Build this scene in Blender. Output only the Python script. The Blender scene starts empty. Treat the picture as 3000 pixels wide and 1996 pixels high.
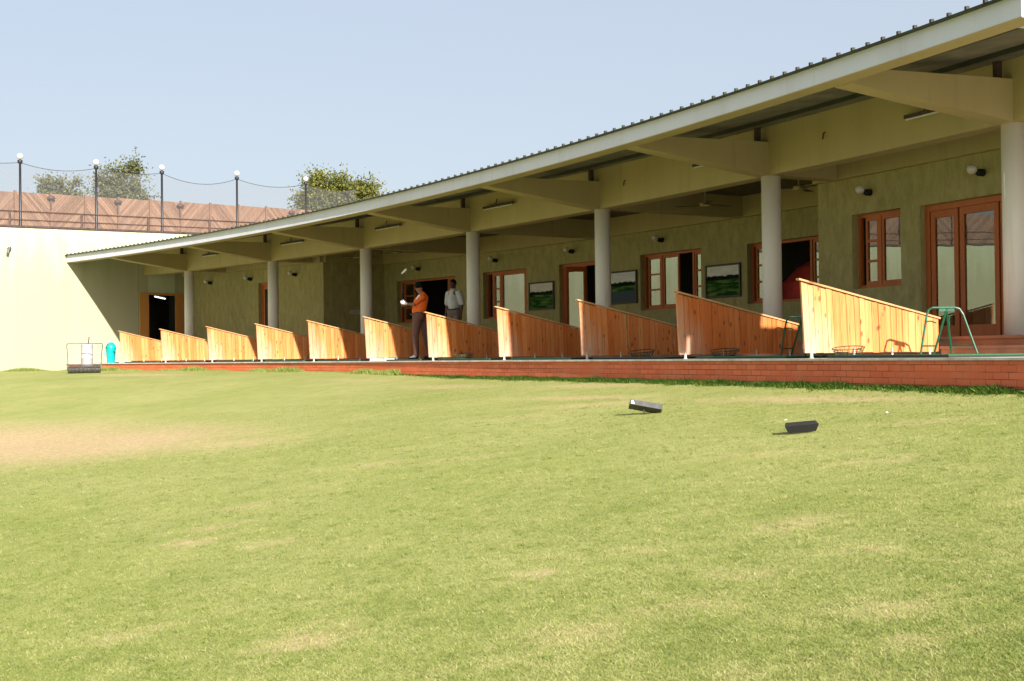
import bpy, bmesh, math, random
import numpy as np
from mathutils import Vector, Matrix, noise as mnoise
random.seed(7); rng = np.random.default_rng(7)
PI = math.pi; R_ = math.radians
scn = bpy.context.scene
COL = scn.collection

# ------------------------------------------------------------------ layout
# The pavilion follows an arc.  u = bay number along the arc (columns stand on whole numbers, growing
# towards the viewer's right), r = distance outside the column line, z = height above the tee slab.
CX, CY, RAD, P1, DP = -73.4517, -17.7351, 86.9209, 0.7608, -0.0593
UM = RAD * abs(DP)                                   # metres in one bay
EYE = 0.06
def phi(u): return P1 + DP * u
def C(u, r, z=0.0):
    a = phi(u); q = RAD + r
    return Vector((CX + q * math.cos(a), CY + q * math.sin(a), z))
def inv(x, y):
    return (math.atan2(y - CY, x - CX) - P1) / DP, math.hypot(x - CX, y - CY) - RAD
UW = -0.518                                          # the end wall stands across the arc here
WN = Vector((-math.sin(phi(UW)), math.cos(phi(UW)), 0))
def W(r, off, z): return C(UW, r, z) + WN * off      # a point on / behind the end wall
def TZ(r): return 4.33 + 0.025 * (max(min(r, 9), -6) + 4.4)

# ------------------------------------------------------------------ helpers
def tag(o, label=None, cat=None, group=None, kind=None):
    if label: o['label'] = label
    if cat: o['category'] = cat
    if group: o['group'] = group
    if kind: o['kind'] = kind
    return o
def thing(name, label, cat, loc=(0, 0, 0), rz=0, group=None):
    o = bpy.data.objects.new(name, None); COL.objects.link(o)
    o.empty_display_size = 0.2
    o.location = loc; o.rotation_euler = (0, 0, rz)
    return tag(o, label, cat, group)
def kids(o): return [c for c in bpy.data.objects if c.parent == o]
def copy_tree(o, parent=None):
    c = o.copy(); COL.objects.link(c); c.parent = parent
    for ch in kids(o): copy_tree(ch, c)
    return c

class MB:
    def __init__(s): s.v = []; s.f = []; s.uv = []; s.tint = []; s.t = 0.5
    def face(s, pts, uv=None):
        i = len(s.v); s.v += [tuple(p) for p in pts]; n = len(pts)
        s.f.append(tuple(range(i, i + n))); s.uv += (uv if uv else [(0, 0)] * n); s.tint.append(s.t)
    def hexa(s, p):
        """eight corners: bottom ring 0-3, top ring 4-7 (counter-clockwise from above)"""
        for q in ((3, 2, 1, 0), (4, 5, 6, 7), (0, 1, 5, 4), (1, 2, 6, 5), (2, 3, 7, 6), (3, 0, 4, 7)):
            a = [Vector(p[k]) for k in q]
            l0 = (a[1] - a[0]).length; l1 = (a[3] - a[0]).length
            s.face(a, [(0, 0), (l0, 0), (l0, l1), (0, l1)])
    def box(s, x0, x1, y0, y1, z0, z1, M=None):
        p = [Vector(q) for q in ((x0, y0, z0), (x1, y0, z0), (x1, y1, z0), (x0, y1, z0),
                                 (x0, y0, z1), (x1, y0, z1), (x1, y1, z1), (x0, y1, z1))]
        if M is not None: p = [M @ q for q in p]
        s.hexa(p)
    def arc(s, u0, u1, r0, r1, z0, z1, seg=None, zs=0.0):
        """box that follows the arc; zs = rise per metre of r"""
        n = seg or max(1, int(abs(u1 - u0) / 0.17) + 1)
        us = [u0 + (u1 - u0) * k / n for k in range(n + 1)]
        A = lambda u, r, z: C(u, r, z + zs * r)
        for a, b in zip(us[:-1], us[1:]):
            ua, ub = a * UM, b * UM
            s.face([A(a, r0, z0), A(b, r0, z0), A(b, r0, z1), A(a, r0, z1)], [(ua, z0), (ub, z0), (ub, z1), (ua, z1)])
            s.face([A(b, r1, z0), A(a, r1, z0), A(a, r1, z1), A(b, r1, z1)], [(ub, z0), (ua, z0), (ua, z1), (ub, z1)])
            s.face([A(a, r0, z1), A(b, r0, z1), A(b, r1, z1), A(a, r1, z1)], [(ua, r0), (ub, r0), (ub, r1), (ua, r1)])
            s.face([A(a, r1, z0), A(b, r1, z0), A(b, r0, z0), A(a, r0, z0)], [(ua, r1), (ub, r1), (ub, r0), (ua, r0)])
        for a, fl in ((u0, 1), (u1, 0)):
            p = [A(a, r0, z0), A(a, r1, z0), A(a, r1, z1), A(a, r0, z1)]
            q = [(r0, z0), (r1, z0), (r1, z1), (r0, z1)]
            if fl: p.reverse(); q.reverse()
            s.face(p, q)
    def tube(s, pts, rad, n=8, cap=True):
        pts = [Vector(p) for p in pts]; m = len(pts)
        rads = rad if isinstance(rad, (list, tuple)) else [rad] * m
        rings = []
        up = Vector((0, 0, 1)); prev = None
        for i, p in enumerate(pts):
            d = (pts[min(i + 1, m - 1)] - pts[max(i - 1, 0)])
            d = d.normalized() if d.length > 1e-9 else Vector((0, 0, 1))
            if prev is None:
                x = d.orthogonal().normalized()
            else:
                x = prev - d * prev.dot(d); x = x.normalized() if x.length > 1e-6 else d.orthogonal().normalized()
            prev = x; y = d.cross(x)
            rings.append([p + (x * math.cos(2 * PI * k / n) + y * math.sin(2 * PI * k / n)) * rads[i] for k in range(n)])
        i0 = len(s.v)
        for r in rings: s.v += [tuple(q) for q in r]
        L = 0
        for i in range(m - 1):
            l2 = L + (pts[i + 1] - pts[i]).length
            for k in range(n):
                k2 = (k + 1) % n
                s.f.append((i0 + i * n + k, i0 + i * n + k2, i0 + (i + 1) * n + k2, i0 + (i + 1) * n + k))
                a, b = k / n, (k + 1) / n
                s.uv += [(a, L), (b, L), (b, l2), (a, l2)]; s.tint.append(s.t)
            L = l2
        if cap:
            s.f.append(tuple(i0 + k for k in reversed(range(n)))); s.uv += [(0, 0)] * n; s.tint.append(s.t)
            s.f.append(tuple(i0 + (m - 1) * n + k for k in range(n))); s.uv += [(0, 0)] * n; s.tint.append(s.t)
    def lathe(s, prof, c=(0, 0, 0), n=20):
        c = Vector(c); s.tube([c + Vector((0, 0, z)) for q, z in prof], [max(q, 1e-4) for q, z in prof], n)
    def ball(s, c, r, n=14, sc=(1, 1, 1), M=None):
        c = Vector(c); i0 = len(s.v); m = n // 2 + 1
        for i in range(m + 1):
            t = PI * i / m
            for k in range(n):
                a = 2 * PI * k / n
                q = Vector((r * sc[0] * math.sin(t) * math.cos(a), r * sc[1] * math.sin(t) * math.sin(a), -r * sc[2] * math.cos(t)))
                if M is not None: q = M @ q
                s.v.append(tuple(c + q))
        for i in range(m):
            for k in range(n):
                k2 = (k + 1) % n
                s.f.append((i0 + i * n + k, i0 + i * n + k2, i0 + (i + 1) * n + k2, i0 + (i + 1) * n + k))
                s.uv += [(0, 0)] * 4; s.tint.append(s.t)
    def cone(s, p0, p1, r0, r1, n=12):
        """tapered capsule with round ends"""
        p0, p1 = Vector(p0), Vector(p1); d = (p1 - p0).normalized()
        pts, rr = [], []
        for k in range(4):
            t = PI / 2 * k / 4; pts.append(p0 - d * r0 * math.cos(t)); rr.append(max(r0 * math.sin(t), r0 * .05))
        for k in range(5):
            t = k / 4; pts.append(p0.lerp(p1, t)); rr.append(r0 + (r1 - r0) * t)
        for k in range(3, -1, -1):
            t = PI / 2 * k / 4; pts.append(p1 + d * r1 * math.cos(t)); rr.append(max(r1 * math.sin(t), r1 * .05))
        s.tube(pts, rr, n)
    def build(s, name, m, parent=None, org=None, smooth=False):
        me = bpy.data.meshes.new(name)
        v = s.v
        if org is not None: v = [(a - org[0], b - org[1], c - org[2]) for a, b, c in v]
        me.from_pydata(v, [], s.f)
        ul = me.uv_layers.new(name='UVMap')
        ul.data.foreach_set('uv', [x for q in s.uv for x in q])
        at = me.attributes.new('tint', 'FLOAT', 'FACE'); at.data.foreach_set('value', s.tint)
        if m: me.materials.append(m)
        if smooth: me.polygons.foreach_set('use_smooth', [True] * len(me.polygons))
        me.update()
        o = bpy.data.objects.new(name, me); COL.objects.link(o)
        if parent is not None: o.parent = parent
        return o
def remesh(o, vox):
    md = o.modifiers.new('skin', 'REMESH'); md.mode = 'VOXEL'; md.voxel_size = vox; md.use_smooth_shade = True
    sm = o.modifiers.new('soft', 'SMOOTH'); sm.iterations = 4; sm.factor = 0.5
    return o

# ------------------------------------------------------------------ materials
def newmat(name):
    m = bpy.data.materials.new(name); m.use_nodes = True
    nt = m.node_tree; b = nt.nodes['Principled BSDF']
    return m, nt, b, nt.nodes, nt.links
def mixcol(nt, fac, a, b):
    n = nt.nodes.new('ShaderNodeMix'); n.data_type = 'RGBA'
    for sock, val in ((0, fac), (6, a), (7, b)):
        if isinstance(val, (int, float)): n.inputs[sock].default_value = val
        elif isinstance(val, (tuple, list)): n.inputs[sock].default_value = (*val[:3], 1)
        else: nt.links.new(val, n.inputs[sock])
    return n.outputs[2]
def coords(nt, kind='Object', scale=(1, 1, 1), loc=(0, 0, 0)):
    t = nt.nodes.new('ShaderNodeTexCoord'); mp = nt.nodes.new('ShaderNodeMapping')
    mp.inputs['Scale'].default_value = scale; mp.inputs['Location'].default_value = loc
    nt.links.new(t.outputs[kind], mp.inputs[0]); return mp.outputs[0]
def noise(nt, co, scale=5, detail=4, rough=.55, dist=0):
    n = nt.nodes.new('ShaderNodeTexNoise'); n.inputs['Scale'].default_value = scale
    n.inputs['Detail'].default_value = detail; n.inputs['Roughness'].default_value = rough
    n.inputs['Distortion'].default_value = dist
    nt.links.new(co, n.inputs['Vector']); return n.outputs['Fac']
def ramp(nt, fac, lo, hi):
    n = nt.nodes.new('ShaderNodeMapRange'); n.inputs[1].default_value = lo; n.inputs[2].default_value = hi
    n.clamp = True; nt.links.new(fac, n.inputs[0]); return n.outputs[0]
def mth(nt, op, a, b=0.0):
    n = nt.nodes.new('ShaderNodeMath'); n.operation = op
    for k, q in ((0, a), (1, b)):
        if isinstance(q, (int, float)): n.inputs[k].default_value = q
        else: nt.links.new(q, n.inputs[k])
    return n.outputs[0]
def bump(nt, b, h, strength=.3, dist=.01):
    n = nt.nodes.new('ShaderNodeBump'); n.inputs['Strength'].default_value = strength
    n.inputs['Distance'].default_value = dist
    nt.links.new(h, n.inputs['Height']); nt.links.new(n.outputs[0], b.inputs['Normal'])
def simple(name, col, rough=.6, var=.15, scale=6, metal=0, bmp=0.0, kind='Object', sc=(1, 1, 1)):
    m, nt, b, N, L = newmat(name)
    n = noise(nt, coords(nt, kind, sc), scale, 5)
    lo = [c * (1 - var) for c in col]; hi = [min(1, c * (1 + var)) for c in col]
    L.new(mixcol(nt, ramp(nt, n, .3, .7), lo, hi), b.inputs['Base Color'])
    b.inputs['Roughness'].default_value = rough; b.inputs['Metallic'].default_value = metal
    if bmp: bump(nt, b, n, bmp)
    return m

M = {}
def mat_plaster():
    m, nt, b, N, L = newmat('ribbed_olive_plaster')
    co = coords(nt, 'UV', (7, 2.3, 1)); co2 = coords(nt, 'UV', (1, 1, 1)); co3 = coords(nt, 'UV', (30, 8, 1))
    a = noise(nt, co, 1.0, 7, .72, .6); c = noise(nt, co2, 1.3, 6, .65); d = noise(nt, co3, 1.0, 4, .6)
    col = mixcol(nt, ramp(nt, a, .3, .72), (.27, .235, .092), (.47, .415, .19))
    col = mixcol(nt, mth(nt, 'MULTIPLY', ramp(nt, c, .42, .75), .5), col, (.30, .30, .13))
    col = mixcol(nt, mth(nt, 'MULTIPLY', ramp(nt, d, .56, .72), .35), col, (.13, .105, .038))
    L.new(col, b.inputs['Base Color']); b.inputs['Roughness'].default_value = .85
    bump(nt, b, d, .5, .012); return m
M['plaster'] = mat_plaster()
def mat_paint(name, col, stain, amt=.5):
    m, nt, b, N, L = newmat(name)
    a = noise(nt, coords(nt, 'Object', (1.4, 1.4, .35)), 1.3, 6, .6)
    c = noise(nt, coords(nt, 'Object'), 30, 3)
    k = mixcol(nt, mth(nt, 'MULTIPLY', ramp(nt, a, .45, .8), amt), col, stain)
    st = noise(nt, coords(nt, 'Object', (7, 7, .5)), 1.0, 5, .6)
    k = mixcol(nt, mth(nt, 'MULTIPLY', ramp(nt, st, .58, .78), amt * .7), k, [q * .68 for q in stain])
    L.new(k, b.inputs['Base Color']); b.inputs['Roughness'].default_value = .7
    bump(nt, b, c, .15, .004); return m
def mat_endwall():
    m, nt, b, N, L = newmat('pale_green_wall_render')
    a = noise(nt, coords(nt, 'UV', (1.6, .28, 1)), 1.0, 6, .62); c = noise(nt, coords(nt, 'UV'), .45, 5); e = noise(nt, coords(nt, 'UV', (3, 3, 1)), 1.0, 5)
    col = mixcol(nt, ramp(nt, c, .3, .7), (.45, .51, .345), (.485, .54, .38))
    col = mixcol(nt, mth(nt, 'MULTIPLY', ramp(nt, a, .52, .8), .5), col, (.36, .39, .25))
    sx = N.new('ShaderNodeSeparateXYZ'); L.new(coords(nt, 'UV'), sx.inputs[0])
    dirt = mth(nt, 'ADD', mth(nt, 'MULTIPLY', sx.outputs[1], -2.2), mth(nt, 'MULTIPLY', e, 1.5))
    col = mixcol(nt, mth(nt, 'MULTIPLY', ramp(nt, dirt, .45, 1.3), .5), col, (.26, .20, .12))
    jn = mth(nt, 'ABSOLUTE', mth(nt, 'SUBTRACT', sx.outputs[0], -.37))
    col = mixcol(nt, mth(nt, 'MULTIPLY', mth(nt, 'LESS_THAN', jn, .012), .5), col, (.15, .16, .10))
    L.new(col, b.inputs['Base Color']); b.inputs['Roughness'].default_value = .85; bump(nt, b, e, .1, .006); return m
M['endwall'] = mat_endwall()
M['column'] = mat_paint('cream_column_paint', (.74, .71, .66), (.62, .59, .53), .5)
M['beam'] = mat_paint('ochre_beam_paint', (.42, .345, .165), (.34, .275, .13), .6)
M['fascia'] = mat_paint('off_white_fascia_paint', (.60, .615, .71), (.49, .495, .55), .6)
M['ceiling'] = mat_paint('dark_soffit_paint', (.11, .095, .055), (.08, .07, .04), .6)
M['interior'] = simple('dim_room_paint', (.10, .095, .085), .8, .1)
M['roof'] = simple('green_roof_sheet', (.030, .032, .020), .7, .25, 3)
M['steel_green'] = simple('dark_green_steel', (.035, .04, .028), .5, .2)
M['bounce_tone'] = simple('bounce_light_tone', (.17, .16, .115), .8, .3, 2.5)  # paler than the roof sheet to imitate bounced light
M['concrete'] = simple('grey_concrete', (.58, .54, .48), .85, .25, 5, bmp=.2)
M['floor'] = simple('red_brown_floor_tile', (.30, .13, .075), .45, .25, 4)
M['post'] = simple('black_lamp_post_paint', (.018, .018, .022), .45, .2)
M['rail'] = simple('rusty_dark_rail', (.06, .035, .028), .6, .4, 9)
M['white'] = simple('white_enamel', (.75, .74, .72), .4, .05)
M['green_metal'] = simple('green_enamel_tube', (.004, .075, .032), .35, .25, 14)
M['basket'] = simple('green_wire', (.018, .06, .032), .4, .3, 20)
M['black'] = simple('black_plastic', (.010, .010, .010), .85, .25, 14)
M['blackgrey'] = simple('scuffed_black_rubber', (.045, .042, .044), .6, .5, 16)
M['turf'] = simple('green_mat_turf', (.03, .12, .05), .9, .35, 60, bmp=.4)
M['rubber'] = simple('black_mat_rubber', (.02, .024, .02), .8, .3, 20)
M['teal'] = simple('turquoise_plastic', (.0, .43, .42), .4, .12)
M['tealshade'] = simple('opening_shade', (.0, .06, .055), .6, .1)
M['drum'] = simple('pale_lilac_drum_plastic', (.40, .375, .405), .5, .08)
M['steel'] = simple('worn_dark_steel', (.09, .085, .075), .45, .5, 22, metal=.4)
M['globe'] = simple('opal_globe', (.82, .81, .79), .25, .03)
M['wallglobe'] = simple('dull_opal_globe', (.62, .60, .56), .35, .05)
M['switch'] = simple('switch_plate_plastic', (.50, .49, .45), .4, .05)
M['golfball'] = simple('golf_ball_white', (.85, .85, .84), .35, .03)
def mat_wood(name, lo, hi, knots=True, weather=0, kind='Object', sc=(1, 1, 1)):
    m, nt, b, N, L = newmat(name)
    at = N.new('ShaderNodeAttribute'); at.attribute_name = 'tint'
    off = N.new('ShaderNodeCombineXYZ'); L.new(mth(nt, 'MULTIPLY', at.outputs['Fac'], 37.0), off.inputs[0]); L.new(mth(nt, 'MULTIPLY', at.outputs['Fac'], 91.0), off.inputs[2])
    base = coords(nt, kind, sc)
    ad = N.new('ShaderNodeVectorMath'); ad.operation = 'ADD'; L.new(base, ad.inputs[0]); L.new(off.outputs[0], ad.inputs[1])
    def mapped(s):
        mp = N.new('ShaderNodeMapping'); mp.inputs['Scale'].default_value = s; L.new(ad.outputs[0], mp.inputs[0]); return mp.outputs[0]
    g = noise(nt, mapped((26, 26, 1.3)), 1.0, 6, .62, 1.2)
    g2 = noise(nt, mapped((3, 3, .5)), 1.0, 4)
    f = mth(nt, 'ADD', mth(nt, 'MULTIPLY', g, .75), mth(nt, 'MULTIPLY', at.outputs['Fac'], .38))
    col = mixcol(nt, ramp(nt, f, .30, .86), lo, hi)
    col = mixcol(nt, mth(nt, 'MULTIPLY', ramp(nt, g2, .52, .8), .4), col, [lo[0] * .85, lo[1] * .7, lo[2] * .7])
    if knots:
        vo = N.new('ShaderNodeTexVoronoi'); vo.inputs['Scale'].default_value = 1.0
        L.new(mapped((9, 3, 4.2)), vo.inputs['Vector'])
        kn = mth(nt, 'SUBTRACT', 1.0, ramp(nt, vo.outputs['Distance'], .10, .2))
        col = mixcol(nt, mth(nt, 'MULTIPLY', kn, .8), col, (.10, .035, .012))
        dk = noise(nt, mapped((34, 34, 2.4)), 1.0, 3, .5, .4)
        col = mixcol(nt, mth(nt, 'MULTIPLY', ramp(nt, dk, .66, .74), .6), col, (.13, .05, .016))
    if weather:
        sx = N.new('ShaderNodeSeparateXYZ'); L.new(coords(nt, 'Object'), sx.inputs[0])
        w = noise(nt, coords(nt, 'Object', (9, 9, 1.6)), 1.0, 5)
        a = mth(nt, 'ADD', mth(nt, 'SUBTRACT', 1.0, mth(nt, 'MULTIPLY', sx.outputs[0], 1.25)), mth(nt, 'SUBTRACT', .45, mth(nt, 'MULTIPLY', sx.outputs[2], .75)))
        k = ramp(nt, mth(nt, 'ADD', a, mth(nt, 'MULTIPLY', mth(nt, 'SUBTRACT', w, .5), 1.6)), .55, 1.75)
        col = mixcol(nt, mth(nt, 'MULTIPLY', k, weather), col, (.50, .42, .345))
    L.new(col, b.inputs['Base Color']); b.inputs['Roughness'].default_value = .55
    bump(nt, b, g, .25, .004); return m
M['pine'] = mat_wood('varnished_pine_boards', (.50, .118, .013), (.76, .325, .115), True, .8)
M['pinecap'] = mat_wood('pine_cap_strip', (.42, .20, .07), (.60, .36, .16), False)
M['teak'] = mat_wood('red_brown_window_wood', (.36, .085, .017), (.55, .155, .034), False)
M['doorwood'] = mat_wood('light_door_wood', (.46, .20, .045), (.58, .28, .075), False)
M['frame'] = simple('dark_picture_frame', (.022, .015, .009), .5, .2)
M['fencewood'] = mat_wood('weathered_pink_timber', (.125, .060, .032), (.29, .165, .098), False)
def mat_glass():
    m, nt, b, N, L = newmat('tinted_reflective_glass')
    N.remove(b)
    g = N.new('ShaderNodeBsdfGlossy'); g.inputs['Roughness'].default_value = .012; g.inputs['Color'].default_value = (.8, .86, .8, 1)
    t = N.new('ShaderNodeBsdfTransparent'); t.inputs['Color'].default_value = (.45, .5, .45, 1)
    wv = noise(nt, coords(nt, 'Object', (1, 1, 1)), 1.6, 2)
    bp = N.new('ShaderNodeBump'); bp.inputs['Strength'].default_value = .02; bp.inputs['Distance'].default_value = .02
    L.new(wv, bp.inputs['Height']); L.new(bp.outputs[0], g.inputs['Normal'])
    mx = N.new('ShaderNodeMixShader'); mx.inputs[0].default_value = .20
    L.new(t.outputs[0], mx.inputs[1]); L.new(g.outputs[0], mx.inputs[2])
    L.new(mx.outputs[0], N['Material Output'].inputs[0]); return m
M['glass'] = mat_glass()
def mat_net():
    m, nt, b, N, L = newmat('fine_grey_net')
    t = N.new('ShaderNodeBsdfTransparent'); d = N.new('ShaderNodeBsdfDiffuse'); d.inputs['Color'].default_value = (.18, .18, .19, 1)
    n = noise(nt, coords(nt, 'Object'), .9, 3)
    mx = N.new('ShaderNodeMixShader'); L.new(mth(nt, 'ADD', .17, mth(nt, 'MULTIPLY', n, .09)), mx.inputs[0])
    L.new(t.outputs[0], mx.inputs[1]); L.new(d.outputs[0], mx.inputs[2]); L.new(mx.outputs[0], N['Material Output'].inputs[0])
    N.remove(b); return m
M['net'] = mat_net()
def mat_brick():
    m, nt, b, N, L = newmat('red_brick_facing')
    co = coords(nt, 'UV', (1, 1, 1))
    w = noise(nt, coords(nt, 'UV', (1, 1, 1)), 2.2, 3)
    br = N.new('ShaderNodeTexBrick'); br.offset = .5; br.squash = 1.0
    br.inputs['Scale'].default_value = 1.0; br.inputs['Mortar Size'].default_value = .004
    br.inputs['Mortar Smooth'].default_value = .3; br.inputs['Bias'].default_value = .1
    br.inputs['Brick Width'].default_value = .222; br.inputs['Row Height'].default_value = .0725
    br.inputs['Color1'].default_value = (.64, .120, .042, 1); br.inputs['Color2'].default_value = (.78, .175, .066, 1)
    br.inputs['Mortar'].default_value = (.10, .016, .008, 1)
    L.new(co, br.inputs['Vector'])
    # joints filled and painted over in places
    gone = ramp(nt, noise(nt, coords(nt, 'UV', (.9, 2.5, 1)), 1.4, 4), .46, .60)
    col = mixcol(nt, mth(nt, 'MULTIPLY', gone, .85), br.outputs['Color'], (.70, .145, .052))
    col = mixcol(nt, mth(nt, 'MULTIPLY', ramp(nt, w, .45, .75), .35), col, (.66, .26, .13))
    sp = noise(nt, coords(nt, 'UV', (5, 9, 1)), 2.0, 5)
    col = mixcol(nt, mth(nt, 'MULTIPLY', ramp(nt, sp, .68, .76), .55), col, (.62, .45, .36))
    L.new(col, b.inputs['Base Color']); b.inputs['Roughness'].default_value = .7
    bump(nt, b, mth(nt, 'SUBTRACT', 1.0, br.outputs['Fac']), .5, .006); return m
M['brick'] = mat_brick()
GREEN, GREEN2, STRAW, TAN = (.25, .282, .075), (.205, .25, .055), (.385, .37, .145), (.42, .265, .105)
def lawn_color(nt, co):
    a = noise(nt, co, .5, 7, .7); c = noise(nt, co, 3.4, 6, .68); d = noise(nt, co, 17, 4, .65)
    col = mixcol(nt, ramp(nt, a, .26, .74), GREEN, STRAW)
    col = mixcol(nt, mth(nt, 'MULTIPLY', ramp(nt, c, .48, .72), .55), col, GREEN2)
    col = mixcol(nt, mth(nt, 'MULTIPLY', ramp(nt, d, .55, .75), .5), col, STRAW)
    return col, d
def mat_lawn():
    m, nt, b, N, L = newmat('mown_dry_lawn')
    co = coords(nt, 'Object')
    col, d = lawn_color(nt, co)
    at = N.new('ShaderNodeAttribute'); at.attribute_name = 'dry'
    e = noise(nt, co, 9, 5, .7)
    k = ramp(nt, mth(nt, 'ADD', at.outputs['Fac'], mth(nt, 'MULTIPLY', mth(nt, 'SUBTRACT', e, .5), 1.7)), .2, .95)
    tan = mixcol(nt, ramp(nt, d, .35, .65), (.43, .30, .155), (.56, .425, .25))
    col = mixcol(nt, k, col, tan)
    f = noise(nt, coords(nt, 'Object', (1, 1, 1)), 95, 3, .7)
    col = mixcol(nt, mth(nt, 'MULTIPLY', mth(nt, 'SUBTRACT', 1.0, ramp(nt, f, .30, .46)), .65), col, (.07, .075, .014))
    L.new(col, b.inputs['Base Color']); b.inputs['Roughness'].default_value = .95
    b.inputs['Specular IOR Level'].default_value = .1
    bump(nt, b, mth(nt, 'ADD', mth(nt, 'MULTIPLY', f, .5), d), .6, .02); return m
M['lawn'] = mat_lawn()
def mat_blade(name, c0, c1, c2, trans=.25):
    m, nt, b, N, L = newmat(name)
    at = N.new('ShaderNodeAttribute'); at.attribute_name = 'tint'
    col = mixcol(nt, ramp(nt, at.outputs['Fac'], 0, .5), c0, c1); col = mixcol(nt, ramp(nt, at.outputs['Fac'], .5, 1), col, c2)
    d = N.new('ShaderNodeBsdfDiffuse'); t = N.new('ShaderNodeBsdfTranslucent'); L.new(col, d.inputs[0]); L.new(col, t.inputs[0])
    mx = N.new('ShaderNodeMixShader'); mx.inputs[0].default_value = trans; L.new(d.outputs[0], mx.inputs[1]); L.new(t.outputs[0], mx.inputs[2])
    L.new(mx.outputs[0], N['Material Output'].inputs[0]); N.remove(b); return m
M['blade'] = mat_blade('lawn_grass_blade', (.13, .185, .035), (.27, .312, .082), (.48, .44, .21))
M['weed'] = mat_blade('dark_weed_blade', (.022, .060, .010), (.06, .115, .018), (.24, .26, .06))
M['leaf_a'] = mat_blade('olive_leaf', (.075, .09, .045), (.145, .155, .07), (.27, .26, .12), .3)
M['leaf_b'] = mat_blade('yellow_green_leaf', (.055, .075, .03), (.17, .175, .045), (.33, .30, .075), .3)
M['bark'] = simple('grey_brown_bark', (.12, .09, .065), .9, .3, 12)

# ------------------------------------------------------------------ ground
def ground_z(x, y):
    dx, dy = x - CX, y - CY
    r = np.hypot(dx, dy) - RAD
    u = (np.arctan2(dy, dx) - P1) / DP
    d = np.clip(-2.95 - r, 0, 15)
    z0 = np.interp(u, [-2, 1, 2.8, 4, 6.5, 9], [-.23, -.23, -.24, -.32, -.33, -.35])
    t = np.clip((42 - y) / 22, 0, 1); m = t * t * (3 - 2 * t)
    return z0 - .11 * d * m
PATCH = []   # bare patches: (x, y, half length, half width, angle, strength)
PATCH += [(-9.0, 20.0, 4.8, 3.0, -.62, 1.15), (-6.0, 18.6, 3.2, 2.1, -.8, .95), (-13, 21, 5, 3.2, -.5, 1.2),
          (-3.6, 16.5, 1.3, .8, -.6, .6), (.09, 6.67, .14, .05, -.5, 1.3), (-2.24, 9.0, .3, .11, -.2, .9), (-2.2, 10.5, .35, .1, .2, .7), (-.92, 5.76, .3, .13, .1, .8), (1.73, 6.31, .2, .08, .1, .7), (1.48, 5.15, .22, .09, -.2, .8), (1.44, 4.67, .16, .07, .2, .8), (-1.33, 12.5, .5, .12, .1, .6), (2.0, 10.2, .5, .12, -.3, .5), (.9, 17.6, 1.5, .3, -.85, .7), (3.3, 13.9, 1.8, .3, -.95, .75), (-1.6, 8.6, .3, .10, .2, .7), (-2.2, 9.6, .35, .12, .3, .65),
          (-.9, 5.9, .28, .16, .1, .6), (.75, 5.6, .3, .14, -.3, .6), (1.1, 6.1, .25, .12, .4, .6), (.2, 5.35, .3, .12, 0, .6),
          (1.55, 7.2, .35, .14, .1, .65), (-1.9, 6.3, .3, .14, .4, .6), (.7, 6.9, .3, .1, .2, .45), (2.6, 9.2, .5, .15, 0, .5),
          (3.6, 11, .6, .16, -.3, .55), (.3, 15.7, .9, .22, .05, .5), (-.6, 12.2, .7, .14, .0, .5), (1.0, 16.4, 1.2, .3, -.5, .6), (2.9, 14.6, 1.6, .35, -.85, .6),
          (1.2, 19.4, 1.8, .4, -.9, .6), (-9.5, 33.5, 2.2, .7, -.6, .7), (-3.2, 26.2, 2.2, .35, -.85, .5), (-1.2, 22.6, 1.6, .4, -.9, .6)]
PATCH = [(a, b, c, d * (1.9 if c < 1 else 1), e, f * (.8 if c < 1 else 1)) for a, b, c, d, e, f in PATCH]
def dryness(x, y):
    o = np.zeros_like(x)
    for (px, py, a, b, t, s) in PATCH:
        c, n = math.cos(t), math.sin(t)
        X = ((x - px) * c + (y - py) * n) / a; Y = (-(x - px) * n + (y - py) * c) / b
        o = np.maximum(o, s * np.clip(1.35 - np.sqrt(X * X + Y * Y), 0, 1))
    return o
def make_ground():
    def axis(lo, hi, step, far):
        a = list(np.arange(lo, hi, step)); q = step; x = hi; up = []
        while x < far: up.append(x); q *= 1.5; x += q
        q = step; x = lo - step; dn = []
        while x > -far: dn.append(x); q *= 1.5; x -= q
        return np.array(dn[::-1] + a + up + [far])
    xs = axis(-20, 12, .16, 600); ys = axis(2, 50, .16, 600)
    X, Y = np.meshgrid(xs, ys); Z = ground_z(X, Y)
    n, m = X.shape
    v = np.stack([X.ravel(), Y.ravel(), Z.ravel()], 1)
    idx = np.arange(n * m).reshape(n, m)
    f = np.stack([idx[:-1, :-1].ravel(), idx[:-1, 1:].ravel(), idx[1:, 1:].ravel(), idx[1:, :-1].ravel()], 1)
    me = bpy.data.meshes.new('ground')
    me.vertices.add(len(v)); me.vertices.foreach_set('co', v.ravel())
    me.loops.add(f.size); me.loops.foreach_set('vertex_index', f.ravel())
    me.polygons.add(len(f)); me.polygons.foreach_set('loop_start', np.arange(0, f.size, 4)); me.polygons.foreach_set('loop_total', np.full(len(f), 4))
    me.update(calc_edges=True)
    at = me.attributes.new('dry', 'FLOAT', 'POINT'); at.data.foreach_set('value', dryness(X, Y).ravel())
    me.polygons.foreach_set('use_smooth', np.ones(len(f), bool)); me.materials.append(M['lawn'])
    o = bpy.data.objects.new('ground', me); COL.objects.link(o); tag(o, kind='structure')
make_ground()

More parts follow.
